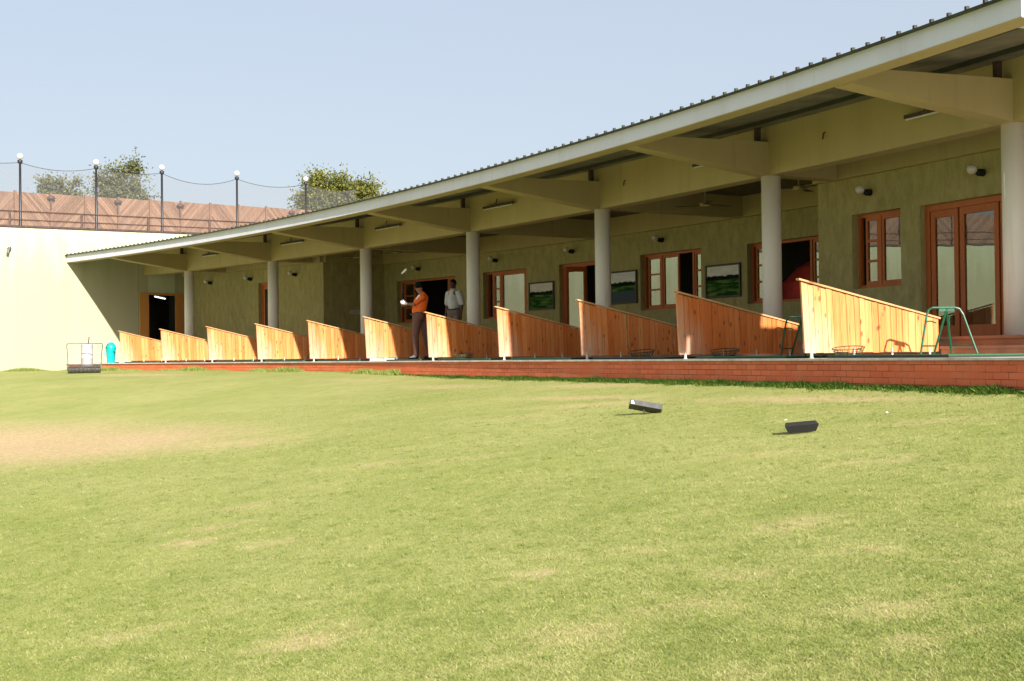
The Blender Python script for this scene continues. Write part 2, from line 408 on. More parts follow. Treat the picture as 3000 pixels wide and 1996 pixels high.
def blades(name, P, h, w, lean, tint, mat, kind='stuff'):
    """one triangle per blade"""
    n = len(P); a = rng.uniform(0, 2 * PI, n); l = rng.uniform(0, 2 * PI, n)
    sx, sy = np.cos(a) * w / 2, np.sin(a) * w / 2
    tip = np.stack([P[:, 0] + np.cos(l) * h * lean, P[:, 1] + np.sin(l) * h * lean, P[:, 2] + h], 1)
    A = P + np.stack([sx, sy, -0.005 + 0 * sx], 1); B = P + np.stack([-sx, -sy, -0.005 + 0 * sx], 1)
    v = np.stack([A, B, tip], 1).reshape(-1, 3)
    me = bpy.data.meshes.new(name); me.vertices.add(3 * n); me.vertices.foreach_set('co', v.ravel())
    me.loops.add(3 * n); me.loops.foreach_set('vertex_index', np.arange(3 * n))
    me.polygons.add(n); me.polygons.foreach_set('loop_start', np.arange(0, 3 * n, 3)); me.polygons.foreach_set('loop_total', np.full(n, 3))
    me.update(calc_edges=True)
    at = me.attributes.new('tint', 'FLOAT', 'FACE'); at.data.foreach_set('value', np.clip(tint, 0, 1))
    me.materials.append(mat)
    o = bpy.data.objects.new(name, me); COL.objects.link(o); tag(o, kind=kind); return o
def vn(x, y, s, seed):
    g = np.random.default_rng(seed).normal(0, 1, (512, 512)); x = x * s + 300.3; y = y * s + 77.7
    i, j = np.floor(x).astype(int), np.floor(y).astype(int); a, b = x - i, y - j
    a = a * a * (3 - 2 * a); b = b * b * (3 - 2 * b); i %= 511; j %= 511
    return (g[i, j] * (1 - a) + g[i + 1, j] * a) * (1 - b) + (g[i, j + 1] * (1 - a) + g[i + 1, j + 1] * a) * b
def lawn_blades():
    # scatter more densely close to the viewer, only over the stretch of lawn in front of the tees
    n = 1150000
    y = 4.0 * (22 / 4.0) ** rng.random(n) ** 1.25
    hw = y * .43 + .3; x = (rng.random(n) - .5) * 2 * hw
    out = rng.random(n) < .18; x = np.where(out, np.sign(x) * (hw + rng.exponential(1.6, n)), x)     # thinning out to both sides
    r = np.hypot(x - CX, y - CY) - RAD
    k = (r < -3.2); x, y = x[k], y[k]
    dry = dryness(x, y)
    k = rng.random(len(x)) > np.clip(dry * .9 - .15, 0, .8); x, y, dry = x[k], y[k], dry[k]
    # tufts: tight clumps of greener or bleached blades that break up the even sward
    nc = 5200; cy = 4.2 * (16 / 4.2) ** rng.random(nc); cx_ = (rng.random(nc) - .5) * 2 * (cy * .43 + .3); ct_ = np.where(rng.random(nc) < .62, .06, 1.0)
    q = rng.integers(0, nc, 62000); tx = cx_[q] + rng.normal(0, .016, 62000); ty = cy[q] + rng.normal(0, .016, 62000)
    ok = np.hypot(tx - CX, ty - CY) - RAD < -3.2; tx, ty, q = tx[ok], ty[ok], q[ok]; n0 = len(x)
    x = np.concatenate([x, tx]); y = np.concatenate([y, ty]); dry = np.concatenate([dry, dryness(tx, ty)])
    P = np.stack([x, y, ground_z(x, y)], 1)
    h = rng.uniform(.004, .012, len(x)) * (1 + .01 * y); w = rng.uniform(.0025, .005, len(x)) * (1 + .03 * y)
    t = .46 + .08 * vn(x, y, .9, 1) + .10 * vn(x, y, 2.3, 5) + .10 * vn(x, y, 6, 2) + .09 * vn(x, y, 15, 3) + .08 * vn(x, y, 38, 4)
    t = t + rng.normal(0, .22, len(x)) + dry * .5
    t = np.where(rng.random(len(x)) < .03, -1, t)
    t[n0:] = ct_[q] + .12 * rng.normal(0, 1, len(q)); h[n0:] *= 1.5
    o = blades('lawn_grass', P, h, w, rng.uniform(.5, 3.2, len(x)), t, M['blade'])
    tag(o, 'short mown green and straw coloured grass of the lawn', 'grass')
lawn_blades()
def weeds():
    n = 44000
    u = rng.uniform(2.7, 6.75, n); k = rng.random(n) < np.clip((u - 3.2) / 1.5, .04, 1); u = u[k]; n = len(u)
    cl = np.clip(.5 + .35 * np.sin(u * 19) * np.sin(u * 7.3 + 1) + .3 * np.sin(u * 43 + 2) * np.sin(u * 5), .08, 1.2)
    r = -2.97 - np.abs(rng.normal(0, .14, n)) * (.5 + .7 * cl)
    a = P1 + DP * u; x = CX + (RAD + r) * np.cos(a); y = CY + (RAD + r) * np.sin(a)
    fade = np.clip(1.1 - (-2.97 - r) / .42, .25, 1)
    h = rng.uniform(.012, .075, n) * fade * (.5 + .75 * cl) * np.clip((u - 2.6) / 1.6, .3, 1)
    t = .2 + rng.normal(0, .2, n) + (rng.random(n) > .95) * .7 + (1 - fade) * .6
    P = np.stack([x, y, ground_z(x, y)], 1)
    o = blades('weed_strip', P, h, rng.uniform(.010, .026, n), rng.uniform(.2, 1.8, n), t, M['weed'])
    tag(o, 'dark green weeds growing along the foot of the brick wall', 'weeds')
    n = 16000
    u = rng.uniform(-.5, 3.4, n); cl = np.clip(.4 + .6 * np.sin(u * 6 + .8) + .3 * np.sin(u * 17), .06, 1)
    r = -2.97 - np.abs(rng.normal(0, .10, n)); a = P1 + DP * u
    x = CX + (RAD + r) * np.cos(a); y = CY + (RAD + r) * np.sin(a)
    u2 = rng.uniform(-9, -2.1, 9000); c2 = np.clip(.55 + .5 * np.sin(u2 * 3.1 + 2.6), .05, 1)
    of = -np.abs(rng.normal(0, .09, 9000)) - .02
    x = np.concatenate([x, [W(q, p, 0).x for q, p in zip(u2, of)]]); y = np.concatenate([y, [W(q, p, 0).y for q, p in zip(u2, of)]])
    cl = np.concatenate([cl, c2]); n = len(x)
    P = np.stack([x, y, ground_z(x, y)], 1)
    o = blades('grass_fringe', P, rng.uniform(.03, .15, n) * cl, rng.uniform(.01, .022, n), rng.uniform(.1, .9, n), .35 + rng.normal(0, .2, n), M['blade'])
    tag(o, 'uncut grass fringe along the far wall foot', 'grass')
weeds()

# ------------------------------------------------------------------ tee platform
org = C(3, -2.95, -.5)
tp = thing('tee_platform', 'long low curved tee platform with red brick front and grey concrete edge', 'platform', org)
b = MB(); b.arc(UW + .004, 10.5, -2.95, -2.75, -.75, -.03); b.build('brick_facing', M['brick'], tp, org)
b = MB(); b.arc(UW + .004, 10.5, -2.98, -.497, -.027, 0.0); b.build('concrete_slab', M['concrete'], tp, org)
b = MB(); b.arc(UW + .004, 10.5, -.50, 9, -.3, .222); b.arc(UW + .004, 10.5, -.53, 9, .222, .26); b.build('raised_floor', M['floor'], tp, org)
b = MB(); b.arc(5.905, 6.9, -.80, -.503, .004, .100); b.arc(5.905, 6.9, -.825, -.503, .100, .133); b.build('step', M['floor'], tp, org)

# ------------------------------------------------------------------ pavilion
bo = C(3, 1, 0)
pv = thing('pavilion', 'long curved single storey driving range pavilion with white columns and sloping roof', 'building', bo)
def part(mb, name, mat, parent=pv, smooth=False): return mb.build(name, M[mat], parent, bo, smooth)
U0, U1 = UW + .003, 6.635
SL = .095                                             # roof rise per metre
ZR = 3.50 + SL * 2.93                                 # roof underside at the column line
UE = 6.49                                             # the sheet stops short of the added end slab, leaving a sun slot
b = MB(); b.arc(U0, UE, -3.0, 8.6, ZR, ZR + .022, zs=SL); b.arc(UE, U1, -3.0, -1.35, ZR, ZR + .022, 1, SL)
k = U0 + .03
while k < U1:
    b.arc(k - .0024, k + .0024, -2.97, 8.6 if k < UE else -1.36, ZR + .020, ZR + .034, 1, SL); b.arc(k - .0030, k + .0030, -3.012, -2.97, ZR + .020, ZR + .054, 1, SL); k += .0533
rf = part(b, 'roof', 'roof')
b = MB(); b.arc(U0, UE, -2.66, -.155, ZR - .012, ZR - .003, zs=SL); part(b, 'roof_bounce_sheet', 'bounce_tone')  # added sheet; soft bounce under the roof is put into its colour
b = MB(); b.arc(6.53, 6.88, -2.6, -.36, 3.33, 3.47, 2); b.arc(UE + .0005, 7.9, -.36, 8.6, 3.51, 3.80, 6); part(b, 'added_end_slab', 'fascia')  # unseen slabs, added and shaped to shade the column and pass sun to dividers
for r in (-1.9, -.8):
    b = MB(); b.arc(U0, UE, r - .03, r + .03, ZR - .075, ZR - .004, zs=SL); part(b, 'purlin', 'steel_green')
b = MB(); b.arc(U0, U1, -2.93, -2.66, 3.281, 3.50); part(b, 'fascia', 'fascia')
b = MB(); b.arc(U0, U1, -2.926, -2.664, 3.272, 3.280); part(b, 'fascia_soffit', 'beam')
b = MB(); b.arc(U0, UE, -.15, .15, 2.96, ZR - .02); part(b, 'front_beam', 'beam')
b = MB(); b.arc(UE + .001, U1 + .3, -.15, .15, 2.96, 3.50); part(b, 'front_beam', 'beam')
for k in range(0, 7):                                 # columns, brackets and cross beams
    a = phi(k)
    b = MB(); b.lathe([(.158, 0), (.158, 2.962)], C(k, 0, 0), 28); o = part(b, 'column', 'column', smooth=True)
    T = Matrix.Translation(C(k, 0, 0)) @ Matrix.Rotation(a, 4, 'Z')
    b = MB(); w = .15
    b.hexa([T @ Vector(q) for q in ((-.152, w, 2.957), (-2.657, w, 3.262), (-2.657, -w, 3.262), (-.152, -w, 2.957),
                                     (-.152, w, 3.50), (-2.657, w, 3.45), (-2.657, -w, 3.45), (-.152, -w, 3.50))])
    part(b, 'bracket', 'beam')
    b = MB(); rw = 1.40 if (k <= 1 or k >= 5) else 3.60
    b.box(.152, rw - .125, -.14, .14, 2.965, 3.40, T); part(b, 'cross_beam', 'beam')
    b = MB(); b.box(-.30, -.22, -.04, .04, 3.503, 3.50 + SL * 2.6 + .02, T); part(b, 'roof_prop', 'rail')
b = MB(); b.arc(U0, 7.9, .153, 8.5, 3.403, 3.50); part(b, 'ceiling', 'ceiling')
UL, UR = 1.1035, 4.903                                # inner corners of the two projecting blocks
for q in ((U0, UL, 1.28, 1.40), (UR, U1, 1.28, 1.40)): b = MB(); b.arc(*q, 2.962, 3.40); part(b, 'wall_beam', 'beam')
b = MB()
b.arc(UL + .003, UR - .003, 3.48, 3.60, 2.962, 3.40)
part(b, 'wall_beam', 'beam'); b = MB(); b.arc(UL + .001, UL + .025, 1.40, 3.478, 2.962, 3.40); part(b, 'wall_beam', 'beam')

def wall(mb, u0, u1, r, z0, z1, holes, th=.26):
    us = sorted({u0, u1, *[h[0] for h in holes], *[h[1] for h in holes]}); zs = sorted({z0, z1, *[h[2] for h in holes], *[h[3] for h in holes]})
    for a, c in zip(us[:-1], us[1:]):
        n = max(1, int((c - a) / .17) + 1)
        for i in range(n):
            p, q = a + (c - a) * i / n, a + (c - a) * (i + 1) / n
            for za, zb in zip(zs[:-1], zs[1:]):
                if any(h[0] <= (p + q) / 2 <= h[1] and h[2] <= (za + zb) / 2 <= h[3] for h in holes): continue
                mb.face([C(p, r, za), C(q, r, za), C(q, r, zb), C(p, r, zb)], [(p * UM, za), (q * UM, za), (q * UM, zb), (p * UM, zb)])
                mb.face([C(q, r + th, za), C(p, r + th, za), C(p, r + th, zb), C(q, r + th, zb)])
    for a, c, za, zb in holes:
        mb.face([C(a, r, za), C(a, r, zb), C(a, r + th, zb), C(a, r + th, za)], [(0, za), (0, zb), (th, zb), (th, za)])
        mb.face([C(c, r, zb), C(c, r, za), C(c, r + th, za), C(c, r + th, zb)], [(0, zb), (0, za), (th, za), (th, zb)])
        mb.face([C(a, r, zb), C(c, r, zb), C(c, r + th, zb), C(a, r + th, zb)], [(a * UM, 0), (c * UM, 0), (c * UM, th), (a * UM, th)])
        mb.face([C(c, r, za), C(a, r, za), C(a, r + th, za), C(c, r + th, za)], [(c * UM, 0), (a * UM, 0), (a * UM, th), (c * UM, th)])
RM, RP = 3.60, 1.40
W1, W2, D1, W3, W4 = (1.232, 1.80, 1.12, 2.41), (2.054, 2.433, 1.12, 2.42), (2.704, 3.06, .262, 2.42), (3.32, 3.733, 1.12, 2.43), (4.021, 4.46, 1.12, 2.39)
W5, D2, D0 = (5.064, 5.282, 1.12, 2.35), (5.365, 5.965, .262, 2.33), (.373, .56, .262, 2.52)
b = MB(); wall(b, UL, UR, RM, .26, 3.402, [W1, W2, D1, W3, W4])
part(b, 'recessed_wall', 'plaster')
b = MB(); wall(b, U0, UL, RP, .26, 3.402, [D0])
b.face([C(UL, RP, .26), C(UL, RM, .26), C(UL, RM, 3.402), C(UL, RP, 3.402)], [(RP, .26), (RM, .26), (RM, 3.402), (RP, 3.402)])
part(b, 'far_block_wall', 'plaster')
b = MB(); wall(b, UR, U1, RP, .26, 3.402, [W5, D2])
b.face([C(UR, RM, .26), C(UR, RP, .26), C(UR, RP, 3.402), C(UR, RM, 3.402)], [(RM, .26), (RP, .26), (RP, 3.402), (RM, 3.402)])
b.face([C(U1, RP, .26), C(U1, 8.5, .26), C(U1, 8.5, 3.402), C(U1, RP, 3.402)], [(RP, .26), (8.5, .26), (8.5, 3.402), (RP, 3.402)])
b.arc(U0, U1, 8.4, 8.5, .26, 3.402)
part(b, 'near_block_wall', 'plaster')
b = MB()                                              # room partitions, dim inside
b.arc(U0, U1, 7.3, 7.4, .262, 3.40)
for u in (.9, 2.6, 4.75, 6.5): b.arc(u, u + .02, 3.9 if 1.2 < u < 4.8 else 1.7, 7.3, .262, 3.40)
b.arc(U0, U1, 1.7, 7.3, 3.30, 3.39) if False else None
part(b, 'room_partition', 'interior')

def window(name, h, r, bars, panes, parent=pv, mat='teak', t=.018, fw=.055):
    """h opening; bars: list of u mullions; panes: (u0,u1,rows,glazed)"""
    u0, u1, z0, z1 = h; du = fw / UM
    b = MB(); rr = r + .13
    b.arc(u0 + .0005, u1 - .0005, rr, rr + .07, z0 + .001, z0 + fw); b.arc(u0 + .0005, u1 - .0005, rr, rr + .07, z1 - fw, z1 - .001)
    b.arc(u0 + .0005, u0 + du, rr + .002, rr + .068, z0 + fw, z1 - fw); b.arc(u1 - du, u1 - .0005, rr + .002, rr + .068, z0 + fw, z1 - fw)
    for m in bars: b.arc(m - du * .55, m + du * .55, rr - .004, rr + .064, z0 + fw, z1 - fw)
    G = []; s = .045 / UM
    for a, c, rows, gl in panes:
        b.arc(a, c, rr + .006, rr + .05, z0 + fw, z0 + fw + .06); b.arc(a, c, rr + .006, rr + .05, z1 - fw - .06, z1 - fw)
        b.arc(a, a + s, rr + .008, rr + .048, z0 + fw + .06, z1 - fw - .06); b.arc(c - s, c, rr + .008, rr + .048, z0 + fw + .06, z1 - fw - .06)
        za, zb = z0 + fw + .06, z1 - fw - .06
        for k in range(1, rows):
            z = za + (zb - za) * k / rows; b.arc(a + s, c - s, rr + .01, rr + .046, z - .02, z + .02)
        if gl:
            g = MB(); G.append(g); g.face([C(a + s, rr + .03, za), C(c - s, rr + .03, za), C(c - s, rr + .03, zb), C(a + s, rr + .03, zb)])
    b.t = .45
    o = part(b, name, mat, parent)
    for g in G: part(g, 'pane', 'glass', o)
    return o
def pad(a, c): return a + .012, c - .012
window('window', W1, RM, [1.276 + .0, 1.376, 1.70], [(*pad(1.26, 1.382), 3, True), (1.706, 1.785, 3, True)])
window('window', W2, RM, [2.112, 2.180, 2.394], [(2.118, 2.174, 3, True), (2.187, 2.388, 1, True), (2.400, 2.424, 3, True)])
window('window', W3, RM, [3.44, 3.655], [(3.345, 3.434, 3, True), (3.448, 3.556, 1, True), (3.663, 3.722, 3, True)])
window('window', W4, RM, [4.118, 4.36], [(4.045, 4.11, 3, True), (4.37, 4.45, 3, True)])
window('window', W5, RP, [5.164], [(5.098, 5.157, 3, True), (5.171, 5.272, 1, True)])
def door(name, h, r, leaves, fw=.09):
    u0, u1, z0, z1 = h; rr = r + .10; du = fw / UM
    b = MB(); b.t = .5
    b.arc(u0 + .0005, u1 - .0005, rr, rr + .09, z1 - fw, z1 - .001)
    b.arc(u0 + .0005, u0 + du, rr + .002, rr + .088, z0, z1 - fw); b.arc(u1 - du, u1 - .0005, rr + .002, rr + .088, z0, z1 - fw)
    d = part(b, name, 'teak')
    for a, c in leaves:
        b = MB(); b.t = random.uniform(.35, .6); s = .085 / UM; zt = z1 - fw - .004
        b.arc(a, a + s, rr + .012, rr + .06, z0 + .005, zt); b.arc(c - s, c, rr + .012, rr + .06, z0 + .005, zt)
        b.arc(a + s, c - s, rr + .014, rr + .058, zt - .11, zt); b.arc(a + s, c - s, rr + .014, rr + .058, z0 + .005, z0 + .2)
        l = part(b, 'door_leaf', 'teak', d)
        g = MB(); g.face([C(a + s, rr + .035, z0 + .2), C(c - s, rr + .035, z0 + .2), C(c - s, rr + .035, zt - .11), C(a + s, rr + .035, zt - .11)])
        part(g, 'door_glass', 'glass', d)
    return d
door('glazed_door', D1, RM, [(2.725, 2.886)])
b = MB(); T = Matrix.Translation(C(2.89, RM + .13, 0)) @ Matrix.Rotation(phi(2.89) + PI - .15, 4, 'Z'); b.t = .3   # the second leaf stands open towards the tees
b.box(0, .09, -.02, .02, .27, 2.3, T); b.box(.52, .60, -.02, .02, .27, 2.3, T); b.box(.09, .52, -.018, .018, .27, .5, T); b.box(.09, .52, -.018, .018, 2.18, 2.3, T)
part(b, 'open_door_leaf', 'teak')
door('entrance_door', D2, RP, [(5.386, 5.494), (5.501, 5.648), (5.655, 5.80), (5.806, 5.944)])
door('side_door', D0, RP, [(.395, .54)])

# hanging and fixed fittings ------------------------------------------------
GL = 'globe wall lamps of the pavilion'
def wall_lamp(u, r, z, label):
    t = thing('wall_lamp', label, 'wall lamp', C(u, r, z), phi(u), GL)
    b = MB(); b.tube([(-.012, 0, -.03), (-.10, 0, -.03)], .055, 14); b.tube([(-.1, 0, -.03), (-.17, 0, 0)], [.05, .032], 12); b.build('lamp_base', M['black'], t)
    b = MB(); b.ball((-.225, 0, .010), .074, 18); b.build('lamp_globe', M['wallglobe'], t, smooth=True)
LL = [(-.183, RP, 'white globe lamp on the olive wall just right of the farthest column'), (.294, RP, 'white globe lamp over the narrow side door by the second column'),
      (.806, RP, 'white globe lamp on the far block beside its dark corner'), (1.46, RM, 'white globe lamp above the dark open window behind the golfer'),
      (2.18, RM, 'white globe lamp above the window right of the standing man'), (2.82, RM, 'white globe lamp above the half open glazed door'),
      (3.48, RM, 'white globe lamp above the wide window between two paintings'), (5.153, RP, 'large looking globe lamp above the small window of the near block'),
      (5.618, RP, 'nearest globe lamp, above the entrance door of the near block')]
for u, r, l in LL: wall_lamp(u, r, 2.70 if r == RP else 2.745, l)
def tube_light(u0, u1, z, label):
    um = (u0 + u1) / 2; t = thing('tube_light', label, 'tube light', C(um, -.15, z), phi(um), 'tube lights on the front beam')
    L = (u1 - u0) * UM / 2
    b = MB(); b.box(-.12, -.06, -L, L, -.02, .03); b.box(-.06, -.002, -.04, .04, -.005, .03); b.tube([(-.09, .1, .03), (-.07, .08, .16)], .012, 6); b.build('batten', M['rail'], t)
    b = MB(); b.tube([(-.10, -L + .03, -.034), (-.10, L - .03, -.034)], .014, 8); b.build('tube', M['wallglobe'], t)
for a, c, z, l in ((5.66, 5.845, 3.33, 'tube light on the front beam at the nearest column'), (4.645, 4.745, 3.37, 'tube light half hidden by the bracket of the second nearest column'),
                   (3.17, 3.41, 3.42, 'tube light on the beam above the half open glazed door'), (2.18, 2.42, 3.40, 'tube light on the beam right of the golfer and left of the fourth column'),
                   (1.176, 1.418, 3.40, 'tube light on the beam above the switch plates'), (.256, .43, 3.385, 'farthest tube light, on the beam right of the first column')):
    tube_light(a, c, z, l)
def fan(u, r, label):
    t = thing('ceiling_fan', label, 'ceiling fan', C(u, r, 3.402), phi(u) + u, 'ceiling fans under the verandah')
    b = MB(); b.tube([(0, 0, -.001), (0, 0, -.32)], .014, 8); b.build('down_rod', M['beam'], t)
    b = MB(); b.lathe([(.03, -.40), (.11, -.39), (.12, -.33), (.04, -.30)], (0, 0, 0), 16); b.build('motor', M['beam'], t, smooth=True)
    for k in range(3):
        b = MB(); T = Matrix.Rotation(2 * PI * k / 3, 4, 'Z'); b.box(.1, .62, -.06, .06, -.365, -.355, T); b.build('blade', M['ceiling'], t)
for u, r, l in ((1.34, 1.8, 'ceiling fan in the dark recess left of the third column'), (1.75, 1.8, 'ceiling fan above the golfer'), (4.19, 1.8, 'ceiling fan left of the second nearest column'), (4.716, 1.8, 'ceiling fan right of the second nearest column')): fan(u, r, l)
for k, (rr, l) in enumerate(((2.41, 'left one of two square switch plates on the dark corner wall'), (2.66, 'right one of two square switch plates, against the third column'))):
    o = MB(); T = Matrix.Translation(C(UL, rr, 1.478)) @ Matrix.Rotation(phi(UL), 4, 'Z')
    o.box(-.10, .10, -.025, -.001, -.065, .065, T); q = o.build('switch_plate', M['switch']); tag(q, l, 'switch plate', 'switch plates on the corner wall')
HK = ((5.30, 3.38, 'small dark hook on the beam between the two nearest columns'), (4.20, 3.36, 'small dark hook on the beam right of the middle bracket'))
for u, z, l in HK:
    b = MB(); T = Matrix.Translation(C(u, -.15, z)) @ Matrix.Rotation(phi(u), 4, 'Z')
    b.tube([T @ Vector(q) for q in ((-.002, 0, .05), (-.03, 0, .04), (-.03, .01, 0), (-.02, .03, -.03), (-.04, .01, -.05))], .010, 6); q = b.build('hook', M['black']); tag(q, l, 'hook', 'hooks on the front beam')

# paintings -----------------------------------------------------------------
def mat_painting(name, seed, sky, water):
    m, nt, b, N, L = newmat(name)
    sx = N.new('ShaderNodeSeparateXYZ'); L.new(coords(nt, 'UV'), sx.inputs[0]); v = sx.outputs[1]
    n1 = noise(nt, coords(nt, 'UV', (9, 1, 1), (seed, 0, 0)), 1.0, 5, .7); n2 = noise(nt, coords(nt, 'UV', (2.2, 9, 1), (0, seed, 0)), 1.0, 4)
    n3 = noise(nt, coords(nt, 'UV', (3, 6, 1), (seed, seed, 0)), 1.0, 3)
    hz = mth(nt, 'ADD', v, mth(nt, 'MULTIPLY', mth(nt, 'SUBTRACT', n1, .5), .22))
    field = mixcol(nt, ramp(nt, n2, .45, .6), (.010, .06, .010), (.11, .22, .045))
    field = mixcol(nt, mth(nt, 'MULTIPLY', ramp(nt, n2, .62, .68), .8), field, (.28, .28, .16))
    if water: field = mixcol(nt, mth(nt, 'SUBTRACT', 1.0, ramp(nt, v, .36, .40)), field, (.07, .10, .12))
    trees = mixcol(nt, ramp(nt, n3, .4, .6), (.002, .005, .002), (.010, .022, .010))
    skyc = mixcol(nt, ramp(nt, n3, .35, .65), sky, [c * .82 for c in sky])
    col = mixcol(nt, ramp(nt, v, .535, .55), field, trees); col = mixcol(nt, ramp(nt, hz, .665, .68), col, skyc)
    L.new(col, b.inputs['Base Color']); b.inputs['Roughness'].default_value = .85; b.inputs['Specular IOR Level'].default_value = .1; return m
for k, (a, c, z0, z1, l) in enumerate(((2.455, 2.67, 1.28, 2.02, 'framed landscape painting with a pale green fairway, leftmost of three'), (3.09, 3.304, 1.30, 2.10, 'framed landscape painting with dark water, half hidden behind a column'),
                                       (3.762, 3.99, 1.29, 2.02, 'framed landscape painting with a bright green foreground, rightmost of three'))):
    um = (a + c) / 2; w = (c - a) * UM / 2; h = (z1 - z0) / 2
    t = thing('painting', l, 'painting', C(um, RM, (z0 + z1) / 2), phi(um), 'landscape paintings on the recessed wall')
    b = MB(); f = .042
    b.box(-.045, -.002, -w, w, -h, -h + f); b.box(-.045, -.002, -w, w, h - f, h); b.box(-.043, -.002, -w, -w + f, -h + f, h - f); b.box(-.043, -.002, w - f, w, -h + f, h - f); b.build('picture_frame', M['frame'], t)
    b = MB(); y, z = w - f, h - f
    b.face([(-.02, y, -z), (-.02, -y, -z), (-.02, -y, z), (-.02, y, z)], [(0, 0), (1, 0), (1, 1), (0, 1)])
    b.build('canvas', mat_painting('landscape_painting', 3.1 * k + 1, ((.80, .78, .72), (.80, .83, .86), (.82, .83, .80))[k], k == 1), t)

# red folded parasol canopy seen through the window right of the last painting
t = thing('parasol', 'dark red parasol canopy inside the room behind the open window', 'parasol', C(4.22, RM + 2.0, .262))
b = MB(); b.tube([(0, 0, 0), (0, 0, 2.0)], .022, 8); b.build('parasol_pole', M['steel'], t)
mred = simple('dark_red_canvas', (.62, .06, .045), .8, .2, 4)
b = MB(); n = 8
for k in range(n):
    a0, a1 = 2 * PI * k / n, 2 * PI * (k + 1) / n
    prof = [(.02, 2.08), (.6, 1.95), (1.2, 1.62), (1.52, 1.3), (1.6, .8)]
    for (p, z), (q, y) in zip(prof[:-1], prof[1:]):
        b.face([(p * math.cos(a0), p * math.sin(a0), z), (q * math.cos(a0), q * math.sin(a0), y), (q * math.cos(a1), q * math.sin(a1), y), (p * math.cos(a1), p * math.sin(a1), z)])
b.build('canopy', mred, t)
b = MB()
for k in range(n):
    a0 = 2 * PI * k / n; b.tube([(p * 1.01 * math.cos(a0), p * 1.01 * math.sin(a0), z + .012) for p, z in [(.02, 2.08), (.6, 1.95), (1.2, 1.62), (1.52, 1.3), (1.6, .8)]], .012, 6)
b.build('rib', M['black'], t)

# ------------------------------------------------------------------ end wall with its door, terrace above
wo = W(-3, 0, -.2)
ew = thing('boundary_wall', 'tall pale green rendered wall closing off the far end of the lawn', 'wall', wo)
def wquad(mb, r0, r1, z0, z1, off=0, t0=None, t1=None):
    mb.face([W(r0, off, z0), W(r1, off, z0), W(r1, off, t1 if t1 else z1), W(r0, off, t0 if t0 else z1)], [(r0, z0), (r1, z0), (r1, z1), (r0, z1)])
b = MB(); dz = 2.33; wt = lambda r: TZ(r) - .03
rs = [-34, -20, -10, -6, -3, -.0, 1.02, 3, 6, 9.5]
for a, c in zip(rs[:-1], rs[1:]):
    if a == 0.0: wquad(b, a, c, dz, wt(a), 0, wt(a), wt(c)); continue
    wquad(b, a, c, -.8, 0, 0, wt(a), wt(c))
for a, c in zip(rs[:-1], rs[1:]): b.face([W(a, 0, wt(a)), W(c, 0, wt(c)), W(c, .35, wt(c)), W(a, .35, wt(a))]); b.face([W(c, .35, -.8), W(a, .35, -.8), W(a, .35, wt(a)), W(c, .35, wt(c))]) if not a == 0.0 else b.face([W(c, .35, dz), W(a, .35, dz), W(a, .35, wt(a)), W(c, .35, wt(c))])
b.face([W(0, 0, 0), W(0, 0, dz), W(0, .35, dz), W(0, .35, 0)]); b.face([W(1.02, 0, dz), W(1.02, 0, 0), W(1.02, .35, 0), W(1.02, .35, dz)]); b.face([W(0, 0, dz), W(1.02, 0, dz), W(1.02, .35, dz), W(0, .35, dz)])
b.face([W(-34, 0, -.8), W(-34, .35, -.8), W(-34, .35, wt(-34)), W(-34, 0, wt(-34))])
b.build('rendered_wall', M['endwall'], ew, wo)
b = MB()
for z in (1.62,): pass
b = MB(); b.t = .4
for a, c in ((-.335, -.004), (1.024, 1.33)):
    for q in range(1):
        b.hexa([W(a, -.05, .01), W(c, -.05, .01), W(c, -.002, .01), W(a, -.002, .01), W(a, -.05, 2.36), W(c, -.05, 2.36), W(c, -.002, 2.36), W(a, -.002, 2.36)])
b.build('door_leaf', M['doorwood'], ew, wo)
b = MB(); b.t = .1
b.hexa([W(0, -.03, dz - .03), W(1.02, -.03, dz - .03), W(1.02, -.002, dz - .03), W(0, -.002, dz - .03), W(0, -.03, dz + .04), W(1.02, -.03, dz + .04), W(1.02, -.002, dz + .04), W(0, -.002, dz + .04)])
b.build('door_lintel', M['doorwood'], ew, wo)
b = MB(); b.hexa([W(.985, .002, 0), W(1.018, .002, 0), W(1.018, .36, 0), W(.985, .36, 0), W(.985, .002, dz - .03), W(1.018, .002, dz - .03), W(1.018, .36, dz - .03), W(.985, .36, dz - .03)]); b.build('dark_reveal_strip', M['black'], ew, wo)  # black strip added over the pale reveal to keep the doorway dark
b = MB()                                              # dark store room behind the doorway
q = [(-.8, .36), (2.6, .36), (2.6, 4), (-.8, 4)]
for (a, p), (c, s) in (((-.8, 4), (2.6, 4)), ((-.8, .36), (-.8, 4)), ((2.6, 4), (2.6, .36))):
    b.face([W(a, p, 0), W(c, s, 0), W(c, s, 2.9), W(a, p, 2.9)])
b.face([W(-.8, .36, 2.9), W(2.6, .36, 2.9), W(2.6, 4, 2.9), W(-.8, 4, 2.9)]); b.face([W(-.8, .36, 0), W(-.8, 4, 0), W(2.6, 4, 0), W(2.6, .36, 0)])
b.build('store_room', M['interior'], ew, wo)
m, nt, bs, N, L = newmat('lit_tube'); bs.inputs['Emission Color'].default_value = (1, .97, .92, 1); bs.inputs['Emission Strength'].default_value = 1.1
t = thing('store_room_light', 'lit white tube light inside the dark doorway of the end wall', 'tube light', W(1.2, 1.5, 2.3))
b = MB(); b.tube([W(.99, 1.3, 2.325), W(1.42, 1.32, 2.255)], .022, 8); b.build('lit_tube', m, t, W(1.2, 1.5, 2.3))
